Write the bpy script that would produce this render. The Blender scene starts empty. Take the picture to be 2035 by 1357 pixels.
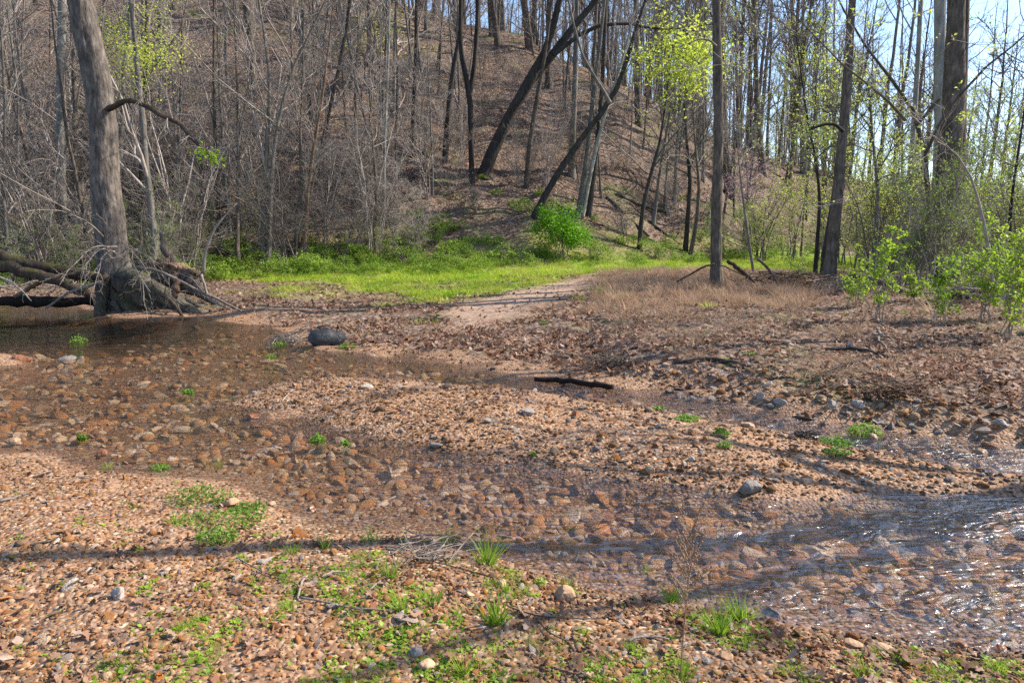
import bpy, math, random
import numpy as np

# ------------------------------------------------------------------ camera, sky, sun, exposure
scene = bpy.context.scene
COL = scene.collection
RAD = math.radians
CAM_Z, TILT, LENS = 1.6, 8.7, 24.0
cam_data = bpy.data.cameras.new('camera')
cam_data.lens = LENS; cam_data.sensor_width = 36.0
cam_data.clip_start = 0.05; cam_data.clip_end = 4000
cam = bpy.data.objects.new('camera', cam_data); COL.objects.link(cam)
cam.location = (0, 0, CAM_Z); cam.rotation_euler = (RAD(90 - TILT), 0, 0)
scene.camera = cam

SUN_AZ, SUN_EL = 76.0, 40.0           # azimuth clockwise from the view direction, elevation
world = bpy.data.worlds.new('World'); scene.world = world; world.use_nodes = True
wn = world.node_tree; wn.nodes.clear()
sky = wn.nodes.new('ShaderNodeTexSky'); sky.sky_type = 'NISHITA'; sky.sun_disc = False
sky.sun_elevation = RAD(SUN_EL); sky.sun_rotation = RAD(SUN_AZ)
sky.air_density = 1.0; sky.dust_density = 0.6; sky.ozone_density = 3.0
bg = wn.nodes.new('ShaderNodeBackground'); bg.inputs['Strength'].default_value = 0.145
wo = wn.nodes.new('ShaderNodeOutputWorld')
wn.links.new(sky.outputs[0], bg.inputs['Color']); wn.links.new(bg.outputs[0], wo.inputs['Surface'])

sl = bpy.data.lights.new('sun', 'SUN'); sl.energy = 5.0; sl.angle = RAD(0.5); sl.color = (1.0, 0.91, 0.76)
so = bpy.data.objects.new('sun', sl); COL.objects.link(so)
so.rotation_euler = (RAD(90 - SUN_EL), 0, RAD(180 - SUN_AZ)); so.location = (20, 10, 30)

scene.view_settings.view_transform = 'Standard'; scene.view_settings.look = 'None'
scene.view_settings.gamma = 1.0; scene.view_settings.use_curve_mapping = False
scene.view_settings.exposure = 1.0
cy = scene.cycles
cy.max_bounces = 6; cy.diffuse_bounces = 2; cy.glossy_bounces = 2; cy.transmission_bounces = 2
cy.transparent_max_bounces = 10; cy.sample_clamp_indirect = 4.0; cy.sample_clamp_direct = 3.5
cy.caustics_reflective = False; cy.caustics_refractive = False
cy.use_denoising = False
cy.use_adaptive_sampling = True; cy.adaptive_threshold = 0.016

rng = np.random.default_rng(7)
F = 2035 * LENS / 36.0
ct, st = math.cos(RAD(TILT)), math.sin(RAD(TILT))

def ray(px, py):
    px = np.asarray(px, float); py = np.asarray(py, float)
    a = (px - 1017.5) / F; b = -(py - 678.5) / F
    return np.stack([a, ct + b * st, -st + b * ct], -1)
def G(px, py, z=0.0):                  # point of the photograph on the level z
    d = ray(px, py); t = (z - CAM_Z) / d[..., 2]
    return np.stack([d[..., 0] * t, d[..., 1] * t, np.full_like(t, z) if np.ndim(t) else z], -1)
def P(px, py, Y):                      # point of the photograph at the distance Y
    d = ray(px, py); t = Y / d[..., 1]
    return np.stack([d[..., 0] * t, d[..., 1] * t, CAM_Z + d[..., 2] * t], -1)
def to_px(p):
    p = np.asarray(p, float); dx, dy, dz = p[..., 0], p[..., 1], p[..., 2] - CAM_Z
    f = dy * ct - dz * st; u = dy * st + dz * ct
    f = np.where(np.abs(f) < 1e-3, 1e-3, f)
    return 1017.5 + F * dx / f, 678.5 - F * u / f, f

# ------------------------------------------------------------------ numpy noise and shapes on the ground
def vnoise(x, y, seed=0):
    x = np.asarray(x, float); y = np.asarray(y, float)
    xi = np.floor(x).astype(np.int64); yi = np.floor(y).astype(np.int64)
    fx, fy = x - xi, y - yi
    fx = fx * fx * (3 - 2 * fx); fy = fy * fy * (3 - 2 * fy)
    def h(a, b):
        n = (a * 374761393 + b * 668265263 + seed * 1442695041) & 0x7fffffff
        n = ((n ^ (n >> 13)) * 1274126177) & 0x7fffffff
        return ((n ^ (n >> 16)) & 0xffff) / 65535.0
    return (h(xi, yi) * (1 - fx) + h(xi + 1, yi) * fx) * (1 - fy) + (h(xi, yi + 1) * (1 - fx) + h(xi + 1, yi + 1) * fx) * fy
def fbm(x, y, oct=4, seed=0):
    s = 0; a = 0.5; n = 0
    for i in range(oct):
        s = s + a * vnoise(np.asarray(x) * 2 ** i + 17.3 * i, np.asarray(y) * 2 ** i - 9.1 * i, seed + i); n += a; a *= 0.5
    return s / n
def sstep(a, b, x):
    t = np.clip((np.asarray(x, float) - a) / (b - a), 0, 1); return t * t * (3 - 2 * t)
def sdist(poly, x, y):                 # signed distance to a polygon, positive inside
    x = np.asarray(x, float); y = np.asarray(y, float)
    d2 = np.full(x.shape, 1e18); inside = np.zeros(x.shape, bool)
    n = len(poly)
    for i in range(n):
        ax, ay = poly[i]; bx, by = poly[(i + 1) % n]
        ex, ey = bx - ax, by - ay; L = ex * ex + ey * ey + 1e-12
        t = np.clip(((x - ax) * ex + (y - ay) * ey) / L, 0, 1)
        d2 = np.minimum(d2, (x - ax - t * ex) ** 2 + (y - ay - t * ey) ** 2)
        c = ((ay > y) != (by > y)) & (x < ex * (y - ay) / (ey if abs(ey) > 1e-12 else 1e-12) + ax)
        inside ^= c
    return np.where(inside, 1, -1) * np.sqrt(d2)
def gpoly(pts, z=0.0, extra=()):
    return [tuple(G(a, b, z)[:2]) for a, b in pts] + list(extra)

POLY_FORE = gpoly([(-500, 905), (-200, 902), (0, 898), (90, 903), (200, 932), (330, 952), (440, 962), (545, 1005), (600, 1045), (700, 1060),
                   (800, 1060), (885, 1072), (990, 1108), (1080, 1150), (1200, 1180), (1330, 1196), (1450, 1220), (1560, 1248), (1700, 1266),
                   (1850, 1280), (2035, 1292), (2400, 1330)], 0, [(6, 1.8), (8, -6), (-8, -6), (-9, 5)])
POLY_BAR = gpoly([(440, 802), (520, 770), (640, 744), (760, 750), (900, 762), (1050, 776), (1200, 792), (1330, 815), (1480, 850), (1600, 872),
                  (1750, 893), (1900, 925), (2035, 945), (2600, 1010), (2600, 1060), (2200, 1000), (2035, 990), (1850, 985), (1700, 985),
                  (1500, 988), (1350, 975), (1200, 955), (1050, 925), (930, 908), (800, 880), (700, 852), (600, 836), (500, 822)])
POLY_NORTH = gpoly([(-900, 600), (-300, 600), (60, 602), (150, 606), (215, 628), (280, 634), (380, 630), (470, 640), (560, 656), (600, 690),
                    (690, 702), (850, 716), (1000, 738), (1150, 756), (1300, 775), (1450, 800), (1600, 832), (1800, 856), (2035, 884), (2600, 955)],
                   0, [(30, 5), (400, 30), (2000, 2500), (-2000, 2500), (-400, 30)])
POLY_TERR = gpoly([(1185, 708), (1230, 738), (1400, 768), (1620, 815), (1800, 838), (2035, 866), (2600, 930)], 0.05,
                  [(40, 8), (60, 60), (7, 60)]) + gpoly([(1150, 560), (1165, 600), (1175, 650)], 0.25)
POLY_ISLET = gpoly([(-120, 712), (0, 700), (45, 712), (40, 724), (-20, 730), (-140, 726)])
ZP = 0.38
POLY_LAWN = gpoly([(400, 550), (480, 550), (560, 558), (660, 560), (760, 567), (830, 575), (890, 578), (960, 573), (1060, 564), (1160, 553), (1250, 543), (1420, 540),
                   (2200, 540), (2200, 512), (1700, 512), (1150, 514), (700, 516), (400, 522)], ZP)
POLY_PATH = gpoly([(900, 622), (860, 604), (890, 592), (960, 578), (1060, 564), (1165, 551), (1215, 548), (1160, 572), (1100, 590), (1040, 604), (980, 622)], ZP - .05)
POLY_DRY = gpoly([(1150, 556), (1180, 540), (1280, 532), (1420, 532), (1500, 548), (1720, 570), (1640, 596), (1480, 606), (1380, 604), (1250, 615), (1170, 595)], ZP + .05)

def lerp_tab(x, xs, ys): return np.interp(x, xs, ys)
HX = [-130, -60, -30, -14.5, -5.3, 0, 3.8, 8.4, 15, 22, 31, 42, 60]
HZ = [40, 33, 27, 21.3, 18.6, 16.8, 14.6, 12.4, 9.4, 7.6, 5.8, 4.4, 3.4]
def foot(x): return lerp_tab(x, [-80, -20, -8, 0, 6, 10, 14, 25, 45], [18, 22, 24.5, 27.5, 29.5, 33, 37, 48, 60])
def H(x, y):
    x = np.asarray(x, float); y = np.asarray(y, float)
    w = .12 * (fbm(x * 1.7, y * 1.7, 3, 3) - .5) * 2
    dF = sdist(POLY_FORE, x, y) + w; dB = sdist(POLY_BAR, x, y) + w * 1.2 + .35 * (fbm(x * 1.1, y * 1.6, 3, 5) - .5); dN = sdist(POLY_NORTH, x, y) + w * 1.5
    dT = sdist(POLY_TERR, x, y) + w * 2.0; dI = sdist(POLY_ISLET, x, y) + w
    lump = fbm(x * 2.2, y * 2.2, 4, 11) - .5; fine = fbm(x * 9, y * 9, 3, 21) - .5
    zF = np.where(dF > 0, .16 * (1 - np.exp(-np.maximum(dF, 0) / .55)) + .05 * sstep(.1, 1, dF) * lump * 2, dF * .13)
    zB = np.where(dB > 0, .10 * (1 - np.exp(-np.maximum(dB, 0) / .5)) + .07 * sstep(.05, .5, dB) * lump, dB * .34)
    zI = np.where(dI > 0, .06 * (1 - np.exp(-np.maximum(dI, 0) / .2)), dI * .3)
    ford = sstep(1.5, -1.5, np.abs(x + 0.3 * (y - 9)) - 3.0)
    rise = .40 * sstep(0.5, 15, dN)
    slow = np.where(dN > 0, .05 * (1 - np.exp(-np.maximum(dN, 0) / .9)) + rise, dN * .32)
    zN = slow + np.where(dN > -.5, .055 * lump * 1.6, 0) + np.where(dT > 0, .22 * (1 - np.exp(-np.maximum(dT, 0) / .32)), 0) * (1 - .9 * sstep(9, 19, y))
    leftb = sstep(-4.0, -5.5, x) * sstep(0, 1.2, dN) * sstep(30, 18, y) * .12
    z = np.maximum(np.maximum(zF, zB), np.maximum(zN + leftb, zI))
    depth = .085 + .16 * sstep(.0, 1.8, x) * sstep(5.5, 4.2, y) + .22 * sstep(-4.5, -6.5, x - .15 * (y - 10)) * sstep(8.5, 11.5, y)
    bed = -depth + .08 * lump + .05 * (fbm(x * .6, y * .6, 2, 31) - .5)
    k = .03
    hh = np.clip(.5 + .5 * (z - bed) / k, 0, 1); z = bed * (1 - hh) + z * hh + k * hh * (1 - hh)
    z = z + .012 * fine * sstep(25, 12, y)
    # the hill
    f = foot(x); up = np.maximum(y - f + 3 * (fbm(x * .12, y * .12, 3, 41) - .5), -6)
    s = .60 * (np.sqrt((up + .0) ** 2 + 4.0) + up) / 2
    cap = lerp_tab(x * 55 / np.maximum(y, 30), HX, HZ) * (1 + .12 * (fbm(x * .08, y * .08, 3, 43) - .5))
    cap = cap - np.maximum(y - 75, 0) * .06
    cap = np.maximum(cap, 1.0)
    kk = 3.0; hh = np.clip(.5 + .5 * (s - cap) / kk, 0, 1)
    hill = s * (1 - hh) + cap * hh - kk * hh * (1 - hh)
    hill = hill + (.9 * (fbm(x * .45, y * .3, 3, 47) - .5) + .35 * (fbm(x * 1.6, y * 1.6, 3, 49) - .5)) * sstep(0, 4, up)
    return z + np.maximum(hill, 0) * sstep(-1, 3, up + 1.5) * 1.0
def Hs(x, y): return float(H(np.array([x]), np.array([y]))[0])

# ------------------------------------------------------------------ mesh helpers
def mesh_from(name, V, Fc, smooth=True):
    me = bpy.data.meshes.new(name)
    V = np.asarray(V, np.float32).reshape(-1, 3)
    if isinstance(Fc, np.ndarray): Fc = [Fc]
    Fc = [np.asarray(f, np.int32) for f in Fc if len(f)]
    me.vertices.add(len(V)); me.vertices.foreach_set('co', V.ravel())
    tot = [np.full(len(f), f.shape[1], np.int32) for f in Fc]
    loops = np.concatenate([f.ravel() for f in Fc]); tots = np.concatenate(tot)
    starts = np.concatenate([[0], np.cumsum(tots)[:-1]]).astype(np.int32)
    me.loops.add(len(loops)); me.loops.foreach_set('vertex_index', loops)
    me.polygons.add(len(tots)); me.polygons.foreach_set('loop_start', starts); me.polygons.foreach_set('loop_total', tots)
    if smooth: me.polygons.foreach_set('use_smooth', np.ones(len(tots), bool))
    me.update(calc_edges=True); me.validate()
    return me
def obj(name, me, m=None, parent=None, loc=None):
    o = bpy.data.objects.new(name, me); COL.objects.link(o)
    if m is not None and me is not None and not me.materials: me.materials.append(m)
    if parent is not None: o.parent = parent
    if loc is not None: o.location = loc
    return o
def tag(o, label=None, cat=None, group=None, kind=None):
    if label: o['label'] = label
    if cat: o['category'] = cat
    if group: o['group'] = group
    if kind: o['kind'] = kind
    return o
def empty(name, loc, label=None, cat=None, group=None, rz=0):
    o = bpy.data.objects.new(name, None); COL.objects.link(o); o.location = loc; o.rotation_euler = (0, 0, rz)
    o.empty_display_size = .2
    return tag(o, label, cat, group)
def nrm(v): return v / np.maximum(np.linalg.norm(v, axis=-1, keepdims=True), 1e-9)

class MB:                              # collects geometry of one mesh
    def __init__(s): s.V = []; s.Q = []; s.T = []; s.n = 0
    def add(s, V, Q=None, T=None):
        V = np.asarray(V, float).reshape(-1, 3)
        if Q is not None and len(Q): s.Q.append(np.asarray(Q) + s.n)
        if T is not None and len(T): s.T.append(np.asarray(T) + s.n)
        s.V.append(V); s.n += len(V); return s
    def tubes(s, paths, rad, k=4, cap=False, rough=0.0, rg=None, ridge=0.0):
        paths = np.asarray(paths, float); rad = np.asarray(rad, float)
        if paths.ndim == 2: paths = paths[None]; rad = rad[None]
        B, S, _ = paths.shape
        if B == 0: return s
        tan = nrm(np.gradient(paths, axis=1))
        main = nrm(paths[:, -1] - paths[:, 0])
        ref = np.where(np.abs(main[:, 2:3]) > .75, np.array([[1., 0.13, 0]]), np.array([[0.1, 0.05, 1.]]))
        u = nrm(np.cross(tan, ref[:, None, :])); v = np.cross(tan, u)
        a = np.arange(k) * 2 * np.pi / k
        rr = rad[:, :, None] * np.ones((1, 1, k))
        if rough > 0:
            rg = rg or rng
            base = 1 + rough * (rg.random((B, 1, k)) - .5) * 1.2
            rr = rr * base * (1 + rough * (rg.random((B, S, k)) - .5))
        if ridge > 0:                                        # furrowed bark: long plates with grooves between them
            ln = np.concatenate([np.zeros((B, 1)), np.cumsum(np.linalg.norm(np.diff(paths, axis=1), axis=2), 1)], 1)[:, :, None] + 0 * rr
            ai = np.arange(k)[None, None, :] + 0 * rr; per = ai / k
            nn = fbm(np.cos(per * 6.2832) * rr * 26 + 40, np.sin(per * 6.2832) * rr * 26 + ln * 3.2, 3, 5) * .6 + fbm(per * k * .33, ln * 2.2, 2, 9) * .4
            lump = fbm(np.cos(per * 6.2832) * 1.5 + 9, np.sin(per * 6.2832) * 1.5 + ln * 1.1, 3, 15) - .5
            rr = rr * (1 + lump * .35 * min(1, ridge * 10)) + ridge * (np.abs(nn - .5) * 2 - .35) * np.minimum(rr, .4)
        ring = paths[:, :, None, :] + rr[..., None] * (np.cos(a)[None, None, :, None] * u[:, :, None, :] + np.sin(a)[None, None, :, None] * v[:, :, None, :])
        idx = np.arange(B * S * k).reshape(B, S, k)
        i0 = idx[:, :-1, :]; i1 = idx[:, 1:, :]
        q = np.stack([i0, np.roll(i0, -1, 2), np.roll(i1, -1, 2), i1], -1).reshape(-1, 4)
        V = ring.reshape(-1, 3); T = None
        if cap:
            c0 = len(V) + np.arange(B); c1 = c0 + B
            V = np.concatenate([V, paths[:, 0], paths[:, -1]])
            a0 = idx[:, 0, :]; a1 = idx[:, -1, :]
            T = np.concatenate([np.stack([np.roll(a0, -1, 1), a0, np.repeat(c0[:, None], k, 1)], -1).reshape(-1, 3),
                                np.stack([a1, np.roll(a1, -1, 1), np.repeat(c1[:, None], k, 1)], -1).reshape(-1, 3)])
        return s.add(V, q, T)
    def blades(s, base, dirs, length, width, bend, segs=3, rg=None):   # grass blades as bent tapering strips
        rg = rg or rng
        n = len(base); d = nrm(np.asarray(dirs, float)); side = nrm(np.cross(d, rg.normal(size=(n, 3))))
        side[:, 2] *= .2; side = nrm(side)
        t = np.linspace(0, 1, segs + 1)
        out = np.stack([d[:, 0], d[:, 1], np.zeros(n)], -1); out = nrm(out + rg.normal(size=(n, 3)) * [.3, .3, 0])
        pts = base[:, None, :] + d[:, None, :] * (t[None, :, None] * length[:, None, None]) + out[:, None, :] * (t ** 2)[None, :, None] * (bend * length)[:, None, None] \
            - np.array([0, 0, 1.])[None, None, :] * (t ** 2.2)[None, :, None] * (bend * length * .6)[:, None, None]
        w = (width[:, None] * (1 - t ** 1.6)[None, :] * .5 + 1e-4)[..., None]
        V = np.stack([pts - side[:, None, :] * w, pts + side[:, None, :] * w], 2).reshape(-1, 3)
        idx = np.arange(n * (segs + 1) * 2).reshape(n, segs + 1, 2)
        q = np.stack([idx[:, :-1, 0], idx[:, :-1, 1], idx[:, 1:, 1], idx[:, 1:, 0]], -1).reshape(-1, 4)
        return s.add(V, q)
    def leaves(s, pos, size, rg=None, up=.3, droop=0.0, aspect=.6, dirs=None):   # small folded leaf blades
        rg = rg or rng; n = len(pos)
        if n == 0: return s
        ax = nrm(rg.normal(size=(n, 3)) * [1, 1, .7] + np.array([0, 0, -droop])) if dirs is None else nrm(dirs)
        nn = nrm(rg.normal(size=(n, 3)) + np.array([0, 0, up * 3]))
        sd = nrm(np.cross(ax, nn)); nn = np.cross(sd, ax)
        L = (np.asarray(size) * np.ones(n))[:, None]; W = L * aspect * .5
        a = pos; m = pos + ax * L * .45 - nn * L * .04; b = pos + ax * L - nn * L * .12
        l = m + sd * W + nn * L * .1; r = m - sd * W + nn * L * .1
        V = np.stack([a, l, b, r, m], 1).reshape(-1, 3)
        o = np.arange(n)[:, None] * 5
        T = np.concatenate([o + [0, 4, 1], o + [1, 4, 2], o + [2, 4, 3], o + [3, 4, 0]])
        return s.add(V, None, T)
    def mesh(s, name, smooth=True):
        V = np.concatenate(s.V)
        fs = []
        if s.Q: fs.append(np.concatenate(s.Q))
        if s.T: fs.append(np.concatenate(s.T))
        return mesh_from(name, V, fs, smooth)
    def tris(s): return sum(len(q) * 2 for q in s.Q) + sum(len(t) for t in s.T)

# ------------------------------------------------------------------ materials
class NT:
    def __init__(s, name, disp=False):
        s.m = bpy.data.materials.new(name); s.m.use_nodes = True; s.t = s.m.node_tree; s.t.nodes.clear()
        s.out = s.n('ShaderNodeOutputMaterial')
    def n(s, typ, **kw):
        nd = s.t.nodes.new(typ)
        for k, v in kw.items(): setattr(nd, k, v)
        return nd
    def l(s, a, b): s.t.links.new(a, b); return s
    def put(s, sock, v):
        if hasattr(v, 'links') or isinstance(v, bpy.types.NodeSocket): s.t.links.new(v, sock)
        else: sock.default_value = v
    def noise(s, vec, scale, detail=3, rough=.55, dist=0):
        nd = s.n('ShaderNodeTexNoise'); s.put(nd.inputs['Vector'], vec); nd.inputs['Scale'].default_value = scale
        nd.inputs['Detail'].default_value = detail; nd.inputs['Roughness'].default_value = rough; nd.inputs['Distortion'].default_value = dist
        return nd.outputs['Fac']
    def vor(s, vec, scale, feature='F1', out='Distance'):
        nd = s.n('ShaderNodeTexVoronoi'); nd.feature = feature; s.put(nd.inputs['Vector'], vec); nd.inputs['Scale'].default_value = scale
        return nd.outputs[out]
    def ramp(s, fac, stops, interp='LINEAR'):
        nd = s.n('ShaderNodeValToRGB'); s.put(nd.inputs['Fac'], fac); cr = nd.color_ramp; cr.interpolation = interp
        while len(cr.elements) < len(stops): cr.elements.new(.5)
        for e, (p, c) in zip(cr.elements, stops):
            e.position = p; e.color = (*c, 1) if len(c) == 3 else c
        return nd.outputs['Color']
    def mix(s, fac, a, b, mode='MIX'):
        nd = s.n('ShaderNodeMix'); nd.data_type = 'RGBA'; nd.blend_type = mode
        def c(v): return (*v, 1) if isinstance(v, tuple) and len(v) == 3 else v
        s.put(nd.inputs['Factor'], fac); s.put(nd.inputs['A'], c(a)) if False else None
        A = [i for i in nd.inputs if i.type == 'RGBA']
        s.put(A[0], c(a)); s.put(A[1], c(b))
        return [o for o in nd.outputs if o.type == 'RGBA'][0]
    def math(s, op, a, b=0.0, clamp=False):
        nd = s.n('ShaderNodeMath', operation=op); nd.use_clamp = clamp; s.put(nd.inputs[0], a); s.put(nd.inputs[1], b); return nd.outputs[0]
    def mapr(s, v, a, b, c=0.0, d=1.0):
        nd = s.n('ShaderNodeMapRange'); s.put(nd.inputs['Value'], v)
        for k, x in zip(('From Min', 'From Max', 'To Min', 'To Max'), (a, b, c, d)): nd.inputs[k].default_value = x
        return nd.outputs[0]
    def mapping(s, vec, scale=(1, 1, 1), rot=(0, 0, 0), loc=(0, 0, 0)):
        nd = s.n('ShaderNodeMapping'); s.put(nd.inputs['Vector'], vec); nd.inputs['Scale'].default_value = scale
        nd.inputs['Rotation'].default_value = rot; nd.inputs['Location'].default_value = loc; return nd.outputs[0]
    def pos(s): return s.n('ShaderNodeNewGeometry').outputs['Position']
    def objc(s): return s.n('ShaderNodeTexCoord').outputs['Object']
    def oinfo(s, k='Random'): return s.n('ShaderNodeObjectInfo').outputs[k]
    def attr(s, name, out='Color', typ='GEOMETRY'):
        nd = s.n('ShaderNodeAttribute'); nd.attribute_name = name; nd.attribute_type = typ; return nd.outputs[out]
    def bump(s, h, strength=.5, dist=.02, normal=None):
        nd = s.n('ShaderNodeBump'); s.put(nd.inputs['Height'], h); nd.inputs['Strength'].default_value = strength; nd.inputs['Distance'].default_value = dist
        if normal is not None: s.put(nd.inputs['Normal'], normal)
        return nd.outputs[0]
    def bsdf(s, color, rough=.8, normal=None, spec=.3):
        nd = s.n('ShaderNodeBsdfPrincipled')
        s.put(nd.inputs['Base Color'], (*color, 1) if isinstance(color, tuple) else color); s.put(nd.inputs['Roughness'], rough)
        s.put(nd.inputs['Specular IOR Level'], spec)
        if normal is not None: s.put(nd.inputs['Normal'], normal)
        return nd.outputs[0]
    def leafy(s, color, trans=.45, rough=.55, tcol=None):
        d = s.bsdf(color, rough, None, .25)
        t = s.n('ShaderNodeBsdfTranslucent'); s.put(t.inputs['Color'], tcol if tcol is not None else ((*color, 1) if isinstance(color, tuple) else color))
        m = s.n('ShaderNodeMixShader'); m.inputs[0].default_value = trans; s.l(d, m.inputs[1]); s.l(t.outputs[0], m.inputs[2]); return m.outputs[0]
    def done(s, sh): s.l(sh, s.out.inputs['Surface']); return s.m

def m_bark(name, dark, light, scale=1.0, moss=0.0, bump=.8, ridged=1.0):
    t = NT(name); c = t.objc(); r = t.oinfo()
    v = t.mapping(c, (14 * scale, 14 * scale, 2.2 * scale * ridged))
    n1 = t.noise(v, 1.0, 5, .65); n2 = t.noise(c, 3.1, 3)
    col = t.ramp(n1, [(.30, dark), (.55, tuple((a + b) / 2 for a, b in zip(dark, light))), (.75, light)])
    col = t.mix(t.mapr(n2, .3, .7, 0, .55), col, tuple(.5 * x for x in dark))
    hs = t.n('ShaderNodeHueSaturation'); t.put(hs.inputs['Color'], col); t.put(hs.inputs['Value'], t.mapr(r, 0, 1, .75, 1.25)); col = hs.outputs[0]
    if moss > 0:
        nz = t.n('ShaderNodeSeparateXYZ'); t.l(t.n('ShaderNodeNewGeometry').outputs['Normal'], nz.inputs[0])
        mm = t.math('MULTIPLY', t.mapr(nz.outputs[2], -.1, .7), t.mapr(t.noise(c, 2.4, 4), .42, .6))
        col = t.mix(t.math('MULTIPLY', mm, moss, True), col, t.ramp(t.noise(c, 40, 2), [(.3, (.03, .035, .008)), (.7, (.11, .10, .02))]))
    return t.done(t.bsdf(col, .9, t.bump(n1, bump, .03 / scale), .15))
M_BARK_BIG = m_bark('bark_big_grey', (.05, .04, .034), (.38, .32, .275), 1.1, .0, 1.0, 2.0)
M_BARK_DARK = m_bark('bark_dark', (.028, .024, .022), (.12, .10, .09), 1.0)
M_BARK_GREY = m_bark('bark_grey', (.10, .09, .08), (.30, .27, .24), 1.3)
M_BARK_BROWN = m_bark('bark_brown', (.05, .040, .034), (.25, .20, .16), 1.3, 0, 1.0, 1.5)
M_BARK_PALE = m_bark('bark_pale', (.17, .16, .14), (.46, .44, .40), .7)
M_TWIG = m_bark('twig_bark', (.24, .195, .172), (.52, .45, .405), 1.2)
M_TWIG_DARK = m_bark('twig_bark_dark', (.10, .085, .078), (.28, .245, .22), 1.2)
M_LOG = m_bark('mossy_log_bark', (.035, .025, .02), (.17, .12, .09), 1.0, .6)
M_ROOT = m_bark('root_bark', (.035, .03, .025), (.22, .19, .16), 1.0, .45)
M_DEAD = m_bark('dead_wood', (.12, .075, .05), (.36, .24, .17), 1.0)
M_DRIFT = m_bark('driftwood', (.16, .13, .11), (.42, .36, .31), 1.6)
M_WETLOG = m_bark('wet_wood', (.012, .008, .007), (.05, .035, .028), 1.0)
def m_char():
    t = NT('charred_wood'); c = t.objc(); v = t.mapping(c, (4, 22, 22)); n = t.noise(v, 1.0, 5, .7)
    return t.done(t.bsdf(t.ramp(n, [(.35, (.006, .006, .007)), (.7, (.045, .045, .05))]), .5, t.bump(n, 1.0, .03), .6))
M_CHAR = m_char()

STONE_STOPS = [(0.0, (0.148, 0.072, 0.038)), (.10, (0.382, 0.185, 0.089)), (.22, (0.530, 0.309, 0.169)), (.34, (0.212, 0.103, 0.055)), (.46, (0.594, 0.381, 0.225)), (.56, (0.159, 0.113, 0.089)),
               (.66, (0.488, 0.371, 0.262)), (.75, (0.138, 0.118, 0.107)), (.83, (0.445, 0.175, 0.060)), (.92, (0.700, 0.577, 0.439)), (1.0, (0.254, 0.103, 0.047))]
def m_stone(name, stops=STONE_STOPS, wet=False, grey=0.0, sat=1.0, val=1.0):
    t = NT(name); c = t.objc(); r = t.oinfo(); p = t.pos()
    base = t.ramp(r, stops)
    n = t.noise(t.mapping(c, loc=(0, 0, 0)), 2.2, 4, .6)
    col = t.mix(t.mapr(n, .35, .7, 0, .5), base, (.36, .225, .15)) if not wet else t.mix(t.mapr(n, .35, .7, 0, .55), base, (.16, .075, .03))
    n2 = t.noise(p, 55, 3, .6)
    col = t.mix(t.mapr(n2, .4, .75, 0, .5), col, (.10, .06, .04), 'MIX')
    hs = t.n('ShaderNodeHueSaturation'); t.put(hs.inputs['Color'], col); hs.inputs['Saturation'].default_value = sat; hs.inputs['Value'].default_value = val
    sp = t.n('ShaderNodeSeparateXYZ'); t.l(p, sp.inputs[0])
    film = t.ramp(t.noise(p, 9, 4, .6), [(.32, (.12, .085, .055)), (.5, (.38, .24, .14)), (.7, (.60, .45, .31))])      # brown film on stones that lie under water
    hs_c = t.mix(t.mapr(sp.outputs[2], .0, -.05, 0, .18), hs.outputs[0], film)
    damp = t.math('MAXIMUM', t.mapr(sp.outputs[2], .0, .16, .52, 1.0), t.mapr(sp.outputs[2], -.005, -.04, .58, 1.1))          # wet and darker at the waterline
    hs2 = t.n('ShaderNodeHueSaturation'); t.put(hs2.inputs['Color'], hs_c); t.put(hs2.inputs['Value'], damp)
    t.put(hs2.inputs['Saturation'], t.mapr(sp.outputs[2], .0, .14, 1.02, 1.0))
    rough = t.mapr(sp.outputs[2], .0, .05, .35, .85)
    return t.done(t.bsdf(hs2.outputs[0], rough, t.bump(t.noise(c, 6, 4), .5, .15), .35))
M_STONE = m_stone('creek_stone', val=.92, sat=1.22)
M_STONE_PALE = m_stone('creek_stone_pale', [(0, (.34, .26, .21)), (.2, (.58, .47, .38)), (.4, (.28, .26, .26)), (.6, (.66, .57, .48)), (.8, (.46, .30, .20)), (1, (.72, .66, .60))])
M_STONE_GREY = m_stone('creek_stone_grey', [(0, (.15, .14, .135)), (.3, (.25, .23, .215)), (.6, (.33, .30, .27)), (.8, (.19, .18, .18)), (1, (.40, .36, .32))], sat=.8)
M_STONE_TAN = m_stone('creek_stone_tan', [(0, (.50, .30, .16)), (.5, (.60, .40, .25)), (1, (.46, .26, .14))])
M_STONE_RED = m_stone('creek_stone_red', [(0, (.40, .12, .05)), (1, (.50, .20, .09))])

def m_leaf_litter(name='dead_leaf'):
    t = NT(name); r = t.oinfo(); c = t.objc()
    col = t.ramp(r, [(0, (.11, .055, .032)), (.2, (.27, .145, .09)), (.4, (.36, .235, .165)), (.55, (.16, .08, .05)), (.7, (.47, .36, .29)), (.85, (.26, .10, .048)), (1, (.29, .175, .12))])
    col = t.mix(t.mapr(t.noise(c, 9, 3), .4, .7, 0, .5), col, (.14, .075, .045))
    return t.done(t.leafy(col, .22, .75))
M_LEAF = m_leaf_litter()
def m_green(name, a, b, trans=.45, sc=.8):
    t = NT(name); r = t.oinfo(); p = t.pos()
    f = t.math('ADD', t.math('MULTIPLY', r, .35), t.math('MULTIPLY', t.noise(p, sc, 3), .75))
    col = t.ramp(f, [(.25, a), (.75, b)])
    nz = t.noise(p, 30, 2); col = t.mix(t.mapr(nz, .35, .65, 0, .35), col, tuple(.55 * x for x in a))
    return t.done(t.leafy(col, trans, .5))
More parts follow.
